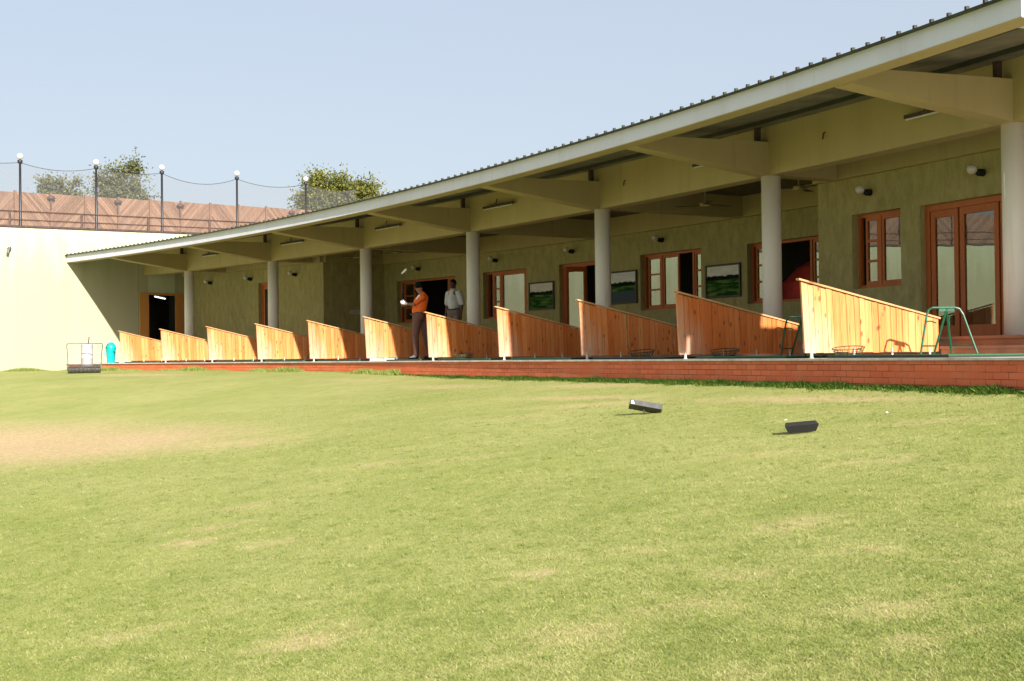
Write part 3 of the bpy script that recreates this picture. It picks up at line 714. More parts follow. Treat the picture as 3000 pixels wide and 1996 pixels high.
b = MB(); b.hexa([W(.97, 1.32, 2.36), W(1.44, 1.34, 2.29), W(1.44, 1.40, 2.29), W(.97, 1.38, 2.36), W(.97, 1.32, 2.39), W(1.44, 1.34, 2.32), W(1.44, 1.40, 2.32), W(.97, 1.38, 2.39)]); b.tube([W(1.2, 1.36, 2.34), W(1.2, 1.36, 2.898)], .012, 6); b.build('batten', M['interior'], t, W(1.2, 1.5, 2.3))
b = MB(); p = W(-4.85, 0, 3.53)
b.tube([W(-4.85, -.003, 3.62), W(-4.85, -.12, 3.64)], .05, 8); b.tube([W(-4.87, -.12, 3.66), W(-4.95, -.16, 3.45)], [.035, .045], 8); o = b.build('wall_spotlight', M['steel'], None, p); o.location = p
tag(o, 'small grey spotlight bracket high on the sunlit end wall', 'spotlight')
b = MB()
for a, c in zip(rs[:-1], rs[1:]): b.face([W(a, .352, wt(a) - .04), W(c, .352, wt(c) - .04), W(c, 90, wt(c) - .04), W(a, 90, wt(a) - .04)])
o = b.build('terrace', M['concrete']); tag(o, kind='structure')

# terrace railing, lamp posts, net, timber fence --------------------------------
ro = W(-3, .2, 4.3)
t = thing('terrace_railing', 'low dark pipe railing along the top of the end wall', 'railing', ro)
rr = np.arange(-30, 9.4, .6)
for h, th in ((.52, .022), (.25, .018), (.03, .045)):
    b = MB(); b.tube([W(q, .18, TZ(q) + h) for q in rr], th, 8); b.build('rail', M['rail'], t, ro)
for q in np.arange(-9.4, 9.5, 2.42) + .0:
    b = MB(); b.tube([W(q - .16, .18, TZ(q) - .05), W(q - .16, .18, TZ(q) + .5)], .038, 8); b.build('rail_post', M['rail'], t, ro)
LP = [(-9.5, 'out of sight'), (-4.36, 'globe lamp post on the end wall, leftmost'), (-1.76, 'globe lamp post on the end wall, second from the left beside the loose tree'), (.68, 'globe lamp post on the end wall, middle one of five'),
      (3.72, 'globe lamp post on the end wall, just left of where the roof covers the wall'), (6.78, 'globe lamp post in front of the dense tree behind the roof')]
posts = []
for r, l in LP[1:]:
    p = W(r, .22, TZ(r) - .05)
    if not posts:
        t = thing('lamp_post', l, 'lamp post', p, 0, 'globe lamp posts on the terrace')
        b = MB(); b.lathe([(.07, 0), (.07, .12), (.045, .16), (.04, 1.1), (.035, 2.08), (.075, 2.12), (.08, 2.2), (.03, 2.22)], (0, 0, 0), 14); b.build('post', M['post'], t, smooth=True)
        b = MB(); b.ball((0, 0, 2.325), .098, 20); b.build('globe', M['wallglobe'], t, smooth=True); posts.append(t)
    else:
        t = copy_tree(posts[0]); t.location = p; t['label'] = l; posts.append(t)
no = W(-2, .2, 5)
t = thing('safety_net', 'fine grey net hung on a sagging cable between the globe lamp posts', 'net', no)
pr = [-12.0, -7.2, -4.36, -1.76, .68, 3.72, 6.78, 9.4]; pts = []
for a, c, sag in zip(pr[:-1], pr[1:], (.2, .1, .17, .10, .28, .2, .2)):
    for k in range(12):
        s = k / 12; q = a + (c - a) * s; pts.append((q, TZ(q) + 2.08 - 4 * sag * s * (1 - s)))
b = MB(); b.tube([W(q, .22, z) for q, z in pts], .010, 6); b.build('cable', M['steel'], t, no)
b = MB()
for (q, z), (q2, z2) in zip(pts[:-1], pts[1:]): b.face([W(q, .22, TZ(q) + .02), W(q2, .22, TZ(q2) + .02), W(q2, .22, z2), W(q, .22, z)])
b.build('mesh', M['net'], t, no)
fo = W(0, 5, 4.3)
fz = lambda r: 6.16 + .022 * max(min(r, 12), -6)
t = thing('timber_fence', 'pinkish timber fence of chevron boards across the terrace', 'fence', fo)
pw = 1.33; r0 = .29 - 25 * pw
for k in range(34):
    a = r0 + k * pw; c = a + pw; up = 1 if k % 2 == 0 else -1
    b = MB(); zt = fz((a + c) / 2); zb = 4.33; H = zt - zb
    s = -H
    bw = .085
    while s < pw + H:                                  # diagonal boards clipped to the panel
        poly = [(s, 0), (s + bw * 1.3, 0), (s + bw * 1.3 + H * .92, H), (s + H * .92, H)]
        q = []
        def clip(P, f):
            o = []
            for i in range(len(P)):
                A, B = P[i], P[(i + 1) % len(P)]; fa, fb = f(A), f(B)
                if fa >= 0: o.append(A)
                if fa * fb < 0: tt = fa / (fa - fb); o.append((A[0] + (B[0] - A[0]) * tt, A[1] + (B[1] - A[1]) * tt))
            return o
        P = clip(clip(poly, lambda z: z[0] - .01), lambda z: pw - .01 - z[0])
        if len(P) > 2:
            b.t = random.random(); of = 5 + random.uniform(-.012, .012)
            P2 = [(pw - x if up < 0 else x, y) for x, y in P]
            if up < 0: P2.reverse()
            fr = [W(a + x, of, zb + y) for x, y in P2]; bk = [p + WN * .022 for p in fr]
            b.face(fr); b.face(bk[::-1])
            for i in range(len(fr)): j = (i + 1) % len(fr); b.face([fr[j], fr[i], bk[i], bk[j]])
        s += bw * 1.44
    b.build('board_panel', M['fencewood'], t, fo)
    b = MB(); b.t = .2; b.hexa([W(a - .04, 4.94, 4.3), W(a + .04, 4.94, 4.3), W(a + .04, 5.02, 4.3), W(a - .04, 5.02, 4.3), W(a - .04, 4.94, zt + .03), W(a + .04, 4.94, zt + .03), W(a + .04, 5.02, zt + .03), W(a - .04, 5.02, zt + .03)])
    b.build('fence_post', M['fencewood'], t, fo)
fl = None
for r, l in ((-3.7, 'brown hooded fence lamp beside the left edge lamp post'), (-1.06, 'brown hooded fence lamp under the small leafy branch'), (1.57, 'brown hooded fence lamp under the loose tree'), (4.22, 'brown hooded fence lamp between the third and fourth lamp posts'), (9.5, 'brown hooded fence lamp next to the dense tree')):
    p = W(r, 4.9, fz(r) - .15)
    if fl is None:
        fl = thing('fence_lamp', l, 'fence lamp', p, phi(UW), 'hooded lamps on the timber fence')
        b = MB(); b.ball((0, 0, 0), .15, 14, (1, .7, .55)); b.build('hood', M['rail'], fl, smooth=True)
        b = MB(); b.tube([(0, .02, -.05), (0, .02, -.42)], .022, 6); b.build('stem', M['rail'], fl)
    else:
        q = copy_tree(fl); q.location = p; q['label'] = l

# ------------------------------------------------------------------ trees beyond the terrace
def tree(label, base, clumps, n, size, mat, sd, droop=0.0):
    rg = np.random.default_rng(sd); t = thing('tree', label, 'tree', base)
    B = Vector(base)
    b = MB(); b.tube([(0, 0, -.2), (.1, 0, 1.2), (0, .1, 2.4)], [.22, .17, .12], 10)
    for c, rad, wgt in clumps:
        e = Vector(c); m1 = Vector((e.x * .35, e.y * .35, 2.2 + (e.z - 2.2) * .5)); b.tube([(0, .05, 2.2), m1, e, e + Vector((rad[0] * .5 * (1 if e.x > 0 else -1), 0, rad[2] * .5))], [.10, .06, .03, .008], 6)
        for k in range(7):
            d = Vector(rg.normal(0, 1, 3)); d.normalize(); b.tube([e, e + Vector((d.x * rad[0], d.y * rad[1], d.z * rad[2])) * .9], [.02, .006], 5)
    b.build('trunk', M['bark'], t)
    b = MB(); tot = sum(c[2] for c in clumps)
    for c, rad, wgt in clumps:
        k = int(n * wgt / tot); tw = max(6, k // 26)
        twigs = []
        for i in range(tw):
            d = rg.normal(0, 1, 3); d /= np.linalg.norm(d); q = rg.random() ** .45
            twigs.append((np.array(c) + d * np.array(rad) * q, d))
        for i in range(k):
            p, d = twigs[rg.integers(tw)]
            al = rg.normal(0, .33); p = p + d * al + rg.normal(0, .09, 3); s = size * rg.uniform(.6, 1.4)
            ax = Vector(rg.normal(0, 1, 3) + d * .8 + np.array([0, 0, -droop])).normalized(); sd_ = ax.orthogonal().normalized()
            sd_ = Matrix.Rotation(rg.uniform(0, 6.28), 3, ax) @ sd_
            P = Vector(p); b.t = float(np.clip(rg.normal(.45, .28), 0, 1))
            b.face([P, P + ax * s * .5 + sd_ * s * .28, P + ax * s, P + ax * s * .5 - sd_ * s * .28])
    b.build('crown', M[mat], t)
def at(px, Y): return ((px - 1500) / 3797.3 * Y)
Y = 66
tree('sparse spreading olive tree rising behind the timber fence, between two lamp posts', (at(345, Y), Y, 4.2),
     [((-.35, 0, 4.75), (.75, .8, .75), 5), ((.0, 0, 4.0), (1.2, 1, .7), 6), ((.95, 0, 5.75), (.30, .4, .42), 1.2), ((.25, .2, 5.45), (.5, .4, .16), 1.0), ((.75, 0, 4.5), (.5, .6, .75), 2.5), ((-.85, 0, 5.0), (.35, .5, .3), .8), ((1.5, 0, 4.1), (.5, .5, .25), .6)], 9500, .14, 'leaf_a', 3)
tree('low arching olive tree showing over the fence, left of the second lamp post', (at(190, Y), Y, 4.2),
     [((-.2, 0, 4.2), (.8, .6, .4), 5), ((-.85, 0, 4.95), (.5, .5, .17), 1.0), ((-.3, 0, 4.95), (.3, .4, .25), .8), ((.55, 0, 4.95), (.14, .2, .32), .35), ((.9, 0, 4.0), (.5, .4, .25), .8), ((-1.05, 0, 4.6), (.3, .3, .15), .4)], 4200, .15, 'leaf_a', 5)
Y = 74
tree('dense yellow green tree rising behind the pavilion roof', (at(1000, Y), Y, 4.2),
     [((-1.25, 0, 5.3), (.8, .9, .9), 5), ((.15, 0, 5.35), (.85, .9, .85), 5), ((1.45, 0, 5.05), (.72, .8, .85), 4.5), ((-.5, 0, 4.3), (1.5, 1.2, .8), 6), ((1.0, 0, 4.1), (1.2, 1.2, .8), 5), ((-2.15, .2, 4.8), (.42, .5, .5), 1.2), ((-1.3, 0, 6.15), (.35, .4, .2), .6), ((2.1, 0, 4.5), (.45, .4, .4), 1), ((0, 0, 3.2), (1.8, 1.2, .8), 3)], 38000, .15, 'leaf_b', 8)

# ------------------------------------------------------------------ bay dividers
DU = [.162, .699, 1.279, 1.858, 2.431, 3.004, 3.574, 4.147, 4.722, 5.29, 5.87]
ORD = ['first', 'second', 'third', 'fourth', 'fifth', 'sixth', 'seventh', 'eighth', 'ninth', 'tenth', 'eleventh']
DL = ['slanted pine bay divider next to the turquoise bin, smallest looking', 'slanted pine bay divider below the farthest column, second from the turquoise bin',
      'slanted pine bay divider third from the turquoise bin', 'slanted pine bay divider in front of the second column, fourth from the turquoise bin',
      'slanted pine bay divider left of the third column, half shaded', 'slanted pine bay divider just left of the golfer, behind him',
      'slanted pine bay divider just right of the golfer, below the standing man', 'slanted pine bay divider between the fourth and fifth columns, lit only at its front',
      'slanted pine bay divider with a dark split between its boards', 'shaded deep orange slanted pine bay divider, second nearest', 'fully sunlit slanted pine bay divider, nearest and largest']
LEN, HF, HB = 2.11, .945, .488
for i, (u, l) in enumerate(zip(DU, DL)):
    a = phi(u); t = thing('bay_divider', l, 'divider', C(u, -2.8, 0), a, 'slanted pine dividers between the tee bays')
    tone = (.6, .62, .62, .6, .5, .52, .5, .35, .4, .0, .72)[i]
    b = MB(); x = 0.0; skip = {8: (8, 17)}.get(i, ()); k = 0
    top = lambda x: HF + (HB - HF) * x / LEN
    while x < LEN - .02:
        w = min(random.uniform(.075, .12), LEN - x)
        if LEN - x - w < .04: w = LEN - x
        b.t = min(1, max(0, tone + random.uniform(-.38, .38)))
        lean0 = -.045 * (1 - x / LEN); z0 = .066 + random.uniform(-.004, .004); g = .0022
        xa, xb = x + g, x + w - (g if k not in skip else .036); th = .0135 + random.uniform(-.0025, .0025)
        dy = random.uniform(-.0025, .0025)
        za, zb = top(x) - random.uniform(.0, .012), top(x + w) - random.uniform(.0, .012)
        b.hexa([(xa, dy - th, z0), (xb, dy - th, z0), (xb, dy + th, z0), (xa, dy + th, z0),
                (xa + lean0, dy - th, za), (xb + lean0, dy - th, zb), (xb + lean0, dy + th, zb), (xa + lean0, dy + th, za)])
        x += w; k += 1
    b.build('board_panel', M['pine'], t)
    b = MB(); b.t = random.uniform(.4, .9); s = (HB - HF) / LEN
    p = lambda x, y, z: (x, y, HF + s * x + z)
    b.hexa([p(-.085, -.034, .004), p(LEN + .02, -.034, .004), p(LEN + .02, .034, .004), p(-.085, .034, .004), p(-.085, -.034, .026), p(LEN + .02, -.034, .026), p(LEN + .02, .034, .026), p(-.085, .034, .026)])
    b.build('cap_strip', M['pinecap'], t)
    b = MB(); b.t = .3; b.box(.02, LEN - .02, .018, .058, .12, .19); b.box(.02, LEN - .02, .018, .058, .40, .46); b.build('back_rail', M['pinecap'], t)
    for x in (.09, .74, 1.34, 1.95):
        b = MB(); w = .019 if x < .2 else .014; b.tube([(x, -.026, .001), (x, -.026, .075)], w, 8); b.box(x - .008, x + .008, -.030, -.017, .07, .125); b.lathe([(.032, .001), (.032, .007)], (x, -.026, 0), 10); b.build('foot', M['switch'], t)

# ------------------------------------------------------------------ tee bays: mats, baskets, trays, balls, stands
ML = ['far end tee mat beside the turquoise bin', 'tee mat between the first and second dividers', 'tee mat between the second and third dividers', 'tee mat between the third and fourth dividers', 'tee mat between the fourth and fifth dividers',
      'tee mat between the fifth and sixth dividers', 'tee mat under the golfer', 'tee mat right of the divider beside the standing man', 'tee mat in front of the split divider', 'tee mat in front of the shaded orange divider', 'tee mat in front of the nearest sunlit divider', 'nearest tee mat beside the steps']
for i, u in enumerate(DU + [6.46]):
    uc = u - .29 if i else u - .16
    if i == 0: continue
    t = thing('tee_mat', 'green turf ' + ML[i], 'mat', C(uc, -1.95, 0), phi(uc), 'green turf mats in the tee bays')
    b = MB(); b.box(-.85, .65, -1.05, 1.05, .001, .022); b.build('rubber_base', M['rubber'], t)
    b = MB(); b.box(-.84, .64, -1.04, 1.04, .0225, .034); b.build('turf', M['turf'], t)
def wire_basket(u, r, sc, tilt, label):
    t = thing('wire_basket', label, 'basket', C(u, r, .0), phi(u) + .6, 'green wire ball baskets in the tee bays')
    b = MB(); n = 16
    for k, (rad, z) in enumerate(((.19, .012), (.25, .06), (.30, .12), (.33, .17))):
        b.tube([(rad * math.cos(2 * PI * q / n), rad * .8 * math.sin(2 * PI * q / n), z + tilt * math.cos(2 * PI * q / n) * z) for q in range(n + 1)], .006 if k < 3 else .009, 6)
    for q in range(20):
        a = 2 * PI * q / 20; b.tube([(rad * math.cos(a), rad * .8 * math.sin(a), z + tilt * math.cos(a) * z) for rad, z in ((.05, .008), (.19, .012), (.25, .06), (.30, .12), (.33, .17))], .0045, 5)
    o = b.build('basket_wires', M['basket'], t); t.scale = (sc, sc, sc)
wire_basket(5.965, -2.5, .72, .2, 'green wire basket at the foot of the nearest sunlit divider')
wire_basket(5.40, -2.4, .72, .2, 'green wire basket at the foot of the shaded orange divider')
wire_basket(4.93, -2.3, .72, .25, 'green wire basket at the foot of the split divider')
wire_basket(3.70, -2.35, .72, .2, 'green wire basket on the mat right of the golfer')
b = MB(); T = Matrix.Translation(C(3.13, -2.70, 0)) @ Matrix.Rotation(phi(3.13), 4, 'Z'); 
b.box(-.14, .14, -.30, .30, .0, .028, T); b.box(-.14, .14, -.30, -.28, .028, .05, T); b.box(-.14, .14, .28, .30, .028, .05, T); o = b.build('ball_tray', M['white']); tag(o, 'flat white ball tray on the slab left of the golfer', 'tray')
BL = [((C(3.15, -2.70, .05)), 'golf ball lying in the white tray'), (C(3.20, -2.55, .058), 'golf ball teed up at the feet of the golfer')]
for x, y, l in ((2.60, 12.35, 'golf ball on the lawn behind the black trapezoid marker'), (3.47, 12.03, 'golf ball on the lawn near the dark weeds on the right')):
    BL.append((Vector((x, y, float(ground_z(np.array(x), np.array(y))) - .013)), l))
for p, l in BL:
    b = MB(); b.ball((0, 0, 0), .0215, 12); o = b.build('golf_ball', M['golfball'], smooth=True); o.location = p; tag(o, l, 'golf ball', 'white golf balls')
def stand(p, rz, label):
    t = thing('bag_stand', label, 'bag stand', p, rz, 'green tubular bag stands'); H = .565
    b = MB()
    b.tube([(-.34, -.06, 0), (-.25, -.02, H * .8), (-.22, 0, H * .95), (-.17, 0, H), (.10, 0, H), (.16, 0, H * .97), (.20, -.01, H * .85), (.35, -.06, 0)], .0135, 10); b.build('top_frame', M['green_metal'], t)
    b = MB(); b.tube([(-.12, .12, 0), (-.005, .0, H - .05), (-.005, 0, H - .01)], .014, 8); b.tube([(.11, .16, 0), (.005, 0, H - .05), (.005, 0, H - .01)], .014, 8); b.build('middle_leg', M['green_metal'], t)
    b = MB(); b.tube([(-.325, -.055, .10), (-.10, .105, .10)], .010, 8); b.tube([(.325, -.055, .10), (.095, .135, .10)], .010, 8); b.tube([(-.275, -.03, .40), (-.18, .0, .40), (-.12, .03, .38)], .009, 8); b.build('cross_bar', M['green_metal'], t)
    b = MB(); b.box(-.09, .09, -.012, .012, H - .045, H - .012); b.build('gusset', M['green_metal'], t)
stand((5.30, 15.8, .036), 0, 'green tubular bag stand in front of the entrance steps')
stand((4.27, 19.1, .036), .12, 'green tubular bag stand half hidden behind the nearest sunlit divider')

# ------------------------------------------------------------------ bin, ball picker, drum at the far end
p = C(-.115, -2.45, 0)
t = thing('litter_bin', 'turquoise swing top litter bin in front of the far end wall', 'bin', p, .35)
b = MB(); b.lathe([(.115, .001), (.12, .02), (.15, .42), (.16, .43), (.16, .46)], (0, 0, 0), 24); b.build('bin_body', M['teal'], t, smooth=True)
b = MB(); b.lathe([(.165, .452), (.165, .49), (.15, .55), (.09, .63), (.03, .655), (.002, .66)], (0, 0, 0), 24); l = b.build('bin_lid', M['teal'], t, smooth=True)
b = MB(); b.hexa([(-.155, -.115, .475), (.0, -.175, .475), (.0, -.13, .475), (-.155, -.07, .475), (-.11, -.085, .61), (.0, -.115, .61), (.0, -.07, .61), (-.11, -.04, .61)]); b.build('opening_shade_block', M['tealshade'], l)  # solid dark block; the shade inside the lid opening is its colour
b = MB(); b.box(.02, .24, -.03, .03, .0, .03); b.tube([(-.16, .0, .40), (-.21, 0, .36), (-.2, 0, .2)], .014, 6); b.build('bin_foot', M['teal'], t)
pz = lambda x, y: float(ground_z(np.array(x), np.array(y)))
x0, y0 = -11.95, 36.2; p = (x0, y0, pz(x0, y0))
t = thing('ball_picker', 'hand pushed ball picker with a row of dark discs and tall thin handles', 'ball picker', p, .10)
b = MB()
for k in range(24): 
    x = -.42 + .84 * k / 23; b.tube([(x - .012, 0, .105), (x + .012, 0, .105)], .10, 16)
b.tube([(-.47, 0, .105), (.47, 0, .105)], .018, 8); b.build('disc_row', M['steel'], t)
b = MB()
for s in (-1, 1): b.tube([(s * .45, 0, .105), (s * .45, .02, .22), (s * .45, .16, .24)], .016, 8)
b.tube([(-.45, .02, .23), (.45, .02, .23)], .016, 8); b.tube([(-.45, -.1, .17), (.45, -.1, .17)], .012, 8); b.build('frame', M['steel'], t)
b = MB(); 
for s in (-1, 1): b.tube([(s * .45, .02, .23), (s * .46, .04, .52), (s * .49, .06, .78), (s * .47, .07, .83)], .013, 8)
b.tube([(-.47, .07, .83), (.47, .07, .83)], .010, 8); b.build('handle', M['steel'], t)
x1, y1 = x0 - .17, y0 + .75; p = (x1, y1, pz(x1, y1))
t = thing('drum', 'pale lilac plastic drum with a stick in it behind the ball picker', 'drum', p)
b = MB(); b.lathe([(.155, 0), (.165, .03), (.165, .40), (.172, .41), (.165, .43), (.165, .78), (.172, .80), (.15, .81)], (0, 0, 0), 24); b.build('drum_body', M['drum'], t, smooth=True)
b = MB(); b.tube([(.04, 0, .80), (.065, 0, 1.02)], .016, 6); b.build('stick', M['rail'], t)

# ------------------------------------------------------------------ black markers on the lawn
x, y = 1.49, 14.40; z = pz(x, y)
t = thing('lawn_marker', 'tilted scuffed black marker block with a white corner on the lawn', 'marker', (x, y, z), -.04, 'black markers lying on the lawn')
T = Matrix.Translation((-.015, 0, .085)) @ Matrix.Rotation(R_(10.5), 4, 'Y') @ Matrix.Rotation(R_(-24), 4, 'X')
b = MB(); b.box(-.18, .18, -.075, .075, -.03, .03, T); o = b.build('block', M['blackgrey'], t); bv = o.modifiers.new('bevel', 'BEVEL'); bv.width = .012; bv.segments = 2
b = MB(); b.hexa([T @ Vector(q) for q in ((-.165, -.077, -.022), (-.128, -.077, -.022), (-.128, -.074, -.022), (-.165, -.074, -.022), (-.168, -.077, .018), (-.150, -.077, .018), (-.150, -.074, .018), (-.168, -.074, .018))]); b.build('white_corner', M['white'], t)
b = MB(); b.tube([T @ Vector((-.02, 0, -.02)), (-.03, .0, -.02)], .008, 6); b.build('peg', M['steel'], t)
x, y = 2.49, 11.18; z = pz(x, y)
t = thing('lawn_marker', 'flat black trapezoid marker standing on the lawn, nearer than the tilted one', 'marker', (x, y, z), .0, 'black markers lying on the lawn')
T = Matrix.Translation((0, 0, .012)) @ Matrix.Rotation(R_(-4), 4, 'Y') @ Matrix.Rotation(R_(14), 4, 'X')
b = MB(); b.hexa([T @ Vector(q) for q in ((-.118, 0, 0), (.122, 0, 0), (.115, .05, 0), (-.11, .05, 0), (-.153, -.03, .072), (.142, -.03, .074), (.135, .075, .074), (-.125, .075, .072))]); o = b.build('block', M['black'], t); bv = o.modifiers.new('bevel', 'BEVEL'); bv.width = .005; bv.segments = 2

# ------------------------------------------------------------------ people
skin = simple('dark_brown_skin', (.10, .045, .026), .5, .12, 9); skin2 = simple('brown_skin', (.22, .09, .05), .5, .12, 9)
hair = simple('black_hair', (.006, .006, .007), .95, .2, 30)
for n_ in hair.node_tree.nodes:
    if n_.type == 'BSDF_PRINCIPLED': n_.inputs['Specular IOR Level'].default_value = .1
orange = simple('orange_polo', (.78, .13, .012), .75, .12, 14, bmp=.2); browntr = simple('brown_trousers', (.135, .062, .045), .8, .15, 12, bmp=.2)
white_s = simple('pale_blue_shirt', (.62, .64, .67), .75, .06, 14, bmp=.2); greytr = simple('grey_trousers', (.20, .155, .14), .8, .15, 12)
glove = simple('white_glove', (.82, .80, .76), .6, .04); shoe = simple('black_shoe', (.012, .012, .013), .4, .2)
def hand(b, w, d, side, palm_n, curl=1.0, sc=1.0):
    """palm with four curled fingers and a thumb; w wrist, d direction of fingers, side across the palm"""
    w, d, side, pn = Vector(w), Vector(d).normalized(), Vector(side).normalized(), Vector(palm_n).normalized()
    b.cone(w, w + d * .07 * sc, .026 * sc, .034 * sc, 10); k = w + d * .085 * sc
    for i, L in enumerate((.068, .078, .072, .056)):
        s = k + side * (.027 - .018 * i) * sc
        a = s + (d * .9 + pn * .35 * curl) * L * .45 * sc; e = a + (d * (.6 - .7 * curl) + pn * .9 * curl) * L * .35 * sc; f = e + (d * (.5 - 1.1 * curl) + pn * .5 * curl) * L * .25 * sc
        b.cone(s, a, .0095 * sc, .009 * sc, 8); b.cone(a, e, .009 * sc, .0085 * sc, 8); b.cone(e, f, .0085 * sc, .007 * sc, 8)
    tb = w + d * .03 * sc + side * .03 * sc; t1 = tb + (side * .6 + d * .7 + pn * .4) * .04 * sc; b.cone(tb, t1, .012 * sc, .0105 * sc, 8); b.cone(t1, t1 + (d * .8 + pn * .6 * curl) * .03 * sc, .0105 * sc, .008 * sc, 8)
def head(b, c, fwd, up=(0, 0, 1)):
    c = Vector(c); f = Vector(fwd).normalized(); u = Vector(up).normalized(); s = f.cross(u).normalized(); u = s.cross(f)
    Mx = Matrix((s, f, u)).transposed()
    b.ball(c, .1, 18, (.76, .95, 1.12), Mx); b.ball(c + f * .03 - u * .06, .066, 14, (.86, 1.0, .9), Mx)
    b.cone(c + f * .093 + u * .012, c + f * .113 - u * .02, .009, .014, 8)
    b.cone(c + f * .085 - u * .056 - s * .02, c + f * .085 - u * .056 + s * .02, .009, .009, 8)
    for q in (-1, 1):
        b.ball(c + s * q * .077 - u * .005, .024, 10, (.4, .7, 1.2), Mx); b.ball(c + f * .085 + s * q * .03 + u * .018, .012, 8)
        b.cone(c + f * .086 + s * q * .016 + u * .034, c + f * .08 + s * q * .048 + u * .034, .007, .006, 6)
    return f, u, s, Mx
# golfer: faces left along the tees, arms swung out level, club upright
gp = C(3.21, -2.0, .034)
g = thing('person', 'golfer in orange shirt and brown trousers swinging a club on the tee mat', 'person', gp); GS = .965; g.scale = (GS, GS, GS)
LH = Vector((-.36, -.10, 1.235)); 
b = MB()
b.cone((-.04, 0, .98), (.05, 0, 1.36), .13, .12); b.cone((.05, 0, 1.36), (.02, .0, 1.50), .075, .055)
f, u, s, Mx = head(b, (-.035, .03, 1.60), (-.35, .75, -.55), (-.3, .3, .9))
for q, sh, el in ((-1, (.03, -.17, 1.37), (-.13, -.19, 1.225)), (1, (.06, .17, 1.38), (-.10, .10, 1.20))):
    b.cone(sh, el, .058, .043); b.cone(el, LH + Vector((.055, .05 * q * .5, .0)), .043, .028)
for hp, kn, an in (((-.07, -.08, .93), (-.115, -.10, .50), (-.095, -.10, .08)), ((.02, .09, .93), (.10, .12, .50), (.18, .13, .08))):
    b.cone(hp, kn, .095, .06); b.cone(kn, an, .06, .04); b.cone(an, Vector(an) + Vector((-.13, -.02, -.045)), .042, .032)
hand(b, LH + Vector((.05, .03, -.03)), (-1, -.1, .25), (0, .3, 1), (0, -1, .1), 1.1)
o = b.build('body', skin2, g, smooth=True); remesh(o, .007)
b = MB()
b.cone((-.045, 0, 1.09), (-.02, 0, 1.15), .155, .165, 16); b.cone((-.02, 0, 1.15), (.055, 0, 1.36), .165, .125, 16); b.cone((.045, -.15, 1.375), (.065, .15, 1.385), .085, .085, 14)
b.cone((.03, -.17, 1.37), (-.075, -.185, 1.285), .078, .07, 14); b.cone((.06, .17, 1.38), (-.05, .13, 1.27), .078, .07, 14); b.cone((.06, 0, 1.40), (.045, 0, 1.455), .075, .066, 14)
o = b.build('shirt', orange, g, smooth=True); remesh(o, .011)
b = MB(); b.cone((-.015, -.215, 1.41), (-.075, -.225, 1.335), .028, .02, 8); o = b.build('sleeve_patch', glove, g, smooth=True)
b = MB(); b.cone((-.045, -.05, .96), (-.04, .06, .96), .14, .135, 16)
for hp, kn, an in (((-.07, -.08, .93), (-.115, -.10, .50), (-.095, -.10, .10)), ((.02, .09, .93), (.10, .12, .50), (.18, .13, .10))):
    b.cone(hp, kn, .112, .082, 14); b.cone(kn, an, .082, .062, 14)
o = b.build('trousers', browntr, g, smooth=True); remesh(o, .011)
b = MB(); b.tube([(-.055 + .152 * math.cos(a), .15 * math.sin(a), 1.0) for a in np.linspace(0, 2 * PI, 25)], .018, 8); b.build('belt', shoe, g)
for q, (an, dr) in enumerate((((-.095, -.10, .045), (-.19, -.05, 0)), ((.18, .13, .045), (-.12, -.04, 0)))):
    b = MB(); an = Vector(an); b.cone(an, an + Vector(dr) * .8 + Vector((0, 0, -.01)), .047, .036, 12); b.cone(an + Vector((0, 0, .0)), an + Vector((0, 0, .05)), .047, .05, 12); o = b.build('shoe', shoe, g, smooth=True); remesh(o, .009)
b = MB(); hand(b, LH + Vector((.055, -.045, .01)), (-1, .05, .2), (0, -.2, 1), (0, 1, .1), 1.1, 1.12); b.ball(LH + Vector((.0, -.04, .03)), .05, 12)
o = b.build('glove', glove, g, smooth=True); remesh(o, .007)
b = MB(); hc = Vector((-.035, .03, 1.60)); b.ball(hc + u * .028 - f * .022, .106, 16, (.80, .98, .98), Mx); b.cone(hc + f * .07 + u * .055, hc + f * .155 + u * .035, .055, .045, 10)
o = b.build('cap', hair, g, smooth=True); remesh(o, .009)
ct = gp + (LH + Vector((-.035, -.02, .03))) * GS
t = thing('golf_club', 'golf club held upright by the golfer', 'golf club', ct)
m = Vector((-.035, .38, .66))
b = MB(); b.tube([(.012, 0, -.10), m * .3], [.014, .012], 8); b.build('grip', M['black'], t)
b = MB(); b.tube([m * .3, m], .006, 8); b.build('shaft', M['steel'], t)
b = MB(); b.cone(m, m + Vector((.085, -.03, .075)), .018, .026, 10); b.build('club_head', M['white'], t, smooth=True)
# standing man on the verandah
mp = C(2.535, .95, .262)
g = thing('person', 'man standing on the verandah in pale short sleeved shirt and grey trousers', 'person', mp, R_(-33))
b = MB()                                              # local: faces -y, x to his left
b.cone((0, 0, 1.0), (0, 0, 1.38), .125, .14); b.cone((0, .0, 1.40), (0, -.015, 1.54), .06, .052)
f, u, s, Mx = head(b, (0, -.035, 1.635), (.05, -1, -.22), (0, -.22, 1))
for q in (-1, 1):
    b.cone((q * .175, 0, 1.40), (q * .225, .03, 1.10), .055, .042); b.cone((q * .225, .03, 1.10), (q * .235, -.03, .86), .042, .027)
    hand(b, (q * .235, -.03, .85), (0, -.12, -1), (0, -1, 0), (-q, 0, 0), .6)
    b.cone((q * .09, 0, .94), (q * .105, -.01, .50), .09, .058); b.cone((q * .105, -.01, .50), (q * .11, .01, .08), .058, .04); b.cone((q * .11, .0, .06), (q * .12, -.15, .03), .04, .03)
o = b.build('body', skin, g, smooth=True); remesh(o, .008)
b = MB(); b.cone((0, 0, 1.10), (0, 0, 1.2), .155, .16, 16); b.cone((0, 0, 1.2), (0, 0, 1.38), .16, .135, 16); b.cone((-.14, 0, 1.405), (.14, 0, 1.405), .08, .08, 14)
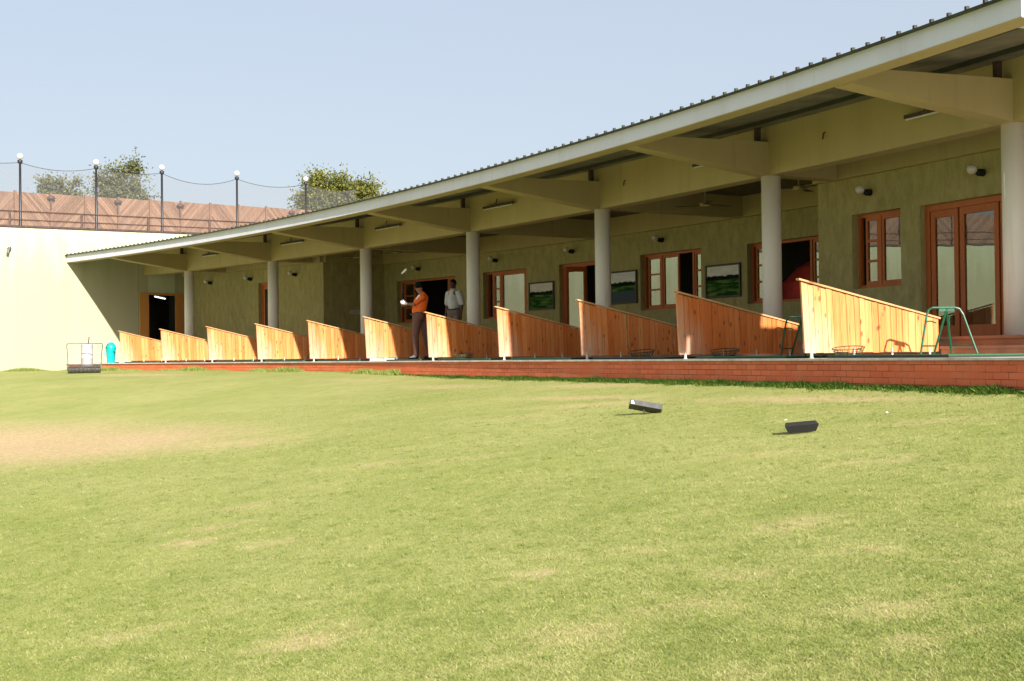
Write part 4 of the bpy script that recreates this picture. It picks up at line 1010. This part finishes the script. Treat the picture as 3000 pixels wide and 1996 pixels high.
for q in (-1, 1): b.cone((q * .165, 0, 1.405), (q * .222, .025, 1.17), .08, .075, 14)
b.cone((0, -.01, 1.42), (0, -.012, 1.49), .095, .072, 14); b.cone((0, -.045, 1.30), (0, -.04, 1.465), .12, .085, 12)
o = b.build('shirt', white_s, g, smooth=True); remesh(o, .011)
b = MB(); b.cone((-.06, 0, .95), (.06, 0, .95), .135, .135, 16)
for q in (-1, 1): b.cone((q * .085, 0, .93), (q * .105, -.01, .5), .105, .078, 14); b.cone((q * .105, -.01, .5), (q * .11, .01, .09), .078, .065, 14)
o = b.build('trousers', greytr, g, smooth=True); remesh(o, .011)
b = MB(); b.tube([(.165 * math.cos(a), .145 * math.sin(a), 1.0) for a in np.linspace(0, 2 * PI, 25)], .016, 8); b.build('belt', shoe, g)
b = MB(); hc = Vector((0, -.035, 1.635)); b.ball(hc + u * .03 - f * .02, .105, 16, (.80, .93, .98), Mx); o = b.build('hair', hair, g, smooth=True); remesh(o, .009)
for q in (-1, 1):
    b = MB(); b.cone((q * .11, .02, .05), (q * .122, -.17, .035), .047, .036, 12); o = b.build('shoe', shoe, g, smooth=True); remesh(o, .009)

# ------------------------------------------------------------------ camera, light, sky
cd = bpy.data.cameras.new('camera'); cam = bpy.data.objects.new('camera', cd); COL.objects.link(cam)
cd.sensor_width = 36; cd.lens = 36 * 3797.3 / 3000; cd.clip_end = 3000; cd.clip_start = .1
th = math.atan(47.547 / 3797.3); roll = -math.atan(.011)
cam.matrix_world = Matrix.Translation((0, 0, EYE)) @ (Matrix.Rotation(PI / 2 + th, 4, 'X') @ Matrix.Rotation(roll, 4, 'Z'))
scn.camera = cam
AZ, EL = R_(156.5), R_(25.6)
sv = Vector((math.sin(AZ) * math.cos(EL), math.cos(AZ) * math.cos(EL), math.sin(EL)))
ld = bpy.data.lights.new('sun', 'SUN'); ld.energy = 4.6; ld.angle = R_(.6); ld.color = (1, .95, .87)
lo = bpy.data.objects.new('sun', ld); COL.objects.link(lo); lo.rotation_euler = sv.to_track_quat('Z', 'Y').to_euler(); lo.location = (0, -10, 30)
wd = bpy.data.worlds.new('World'); scn.world = wd; wd.use_nodes = True
nt = wd.node_tree; bg = nt.nodes['Background']
sk = nt.nodes.new('ShaderNodeTexSky'); sk.sky_type = 'NISHITA'; sk.sun_disc = False; sk.sun_elevation = EL; sk.sun_rotation = AZ
sk.air_density = 1.0; sk.dust_density = 2.5; sk.ozone_density = 1.0; sk.altitude = 0
hz = nt.nodes.new('ShaderNodeMix'); hz.data_type = 'RGBA'; hz.inputs[0].default_value = .78
hz.inputs[7].default_value = (2.16, 2.33, 2.62, 1)     # thin high haze whitening the blue
nt.links.new(sk.outputs[0], hz.inputs[6]); nt.links.new(hz.outputs[2], bg.inputs[0]); bg.inputs[1].default_value = .115
vs = scn.view_settings; vs.view_transform = 'Standard'; vs.look = 'None'; vs.exposure = 1.2; vs.gamma = 1
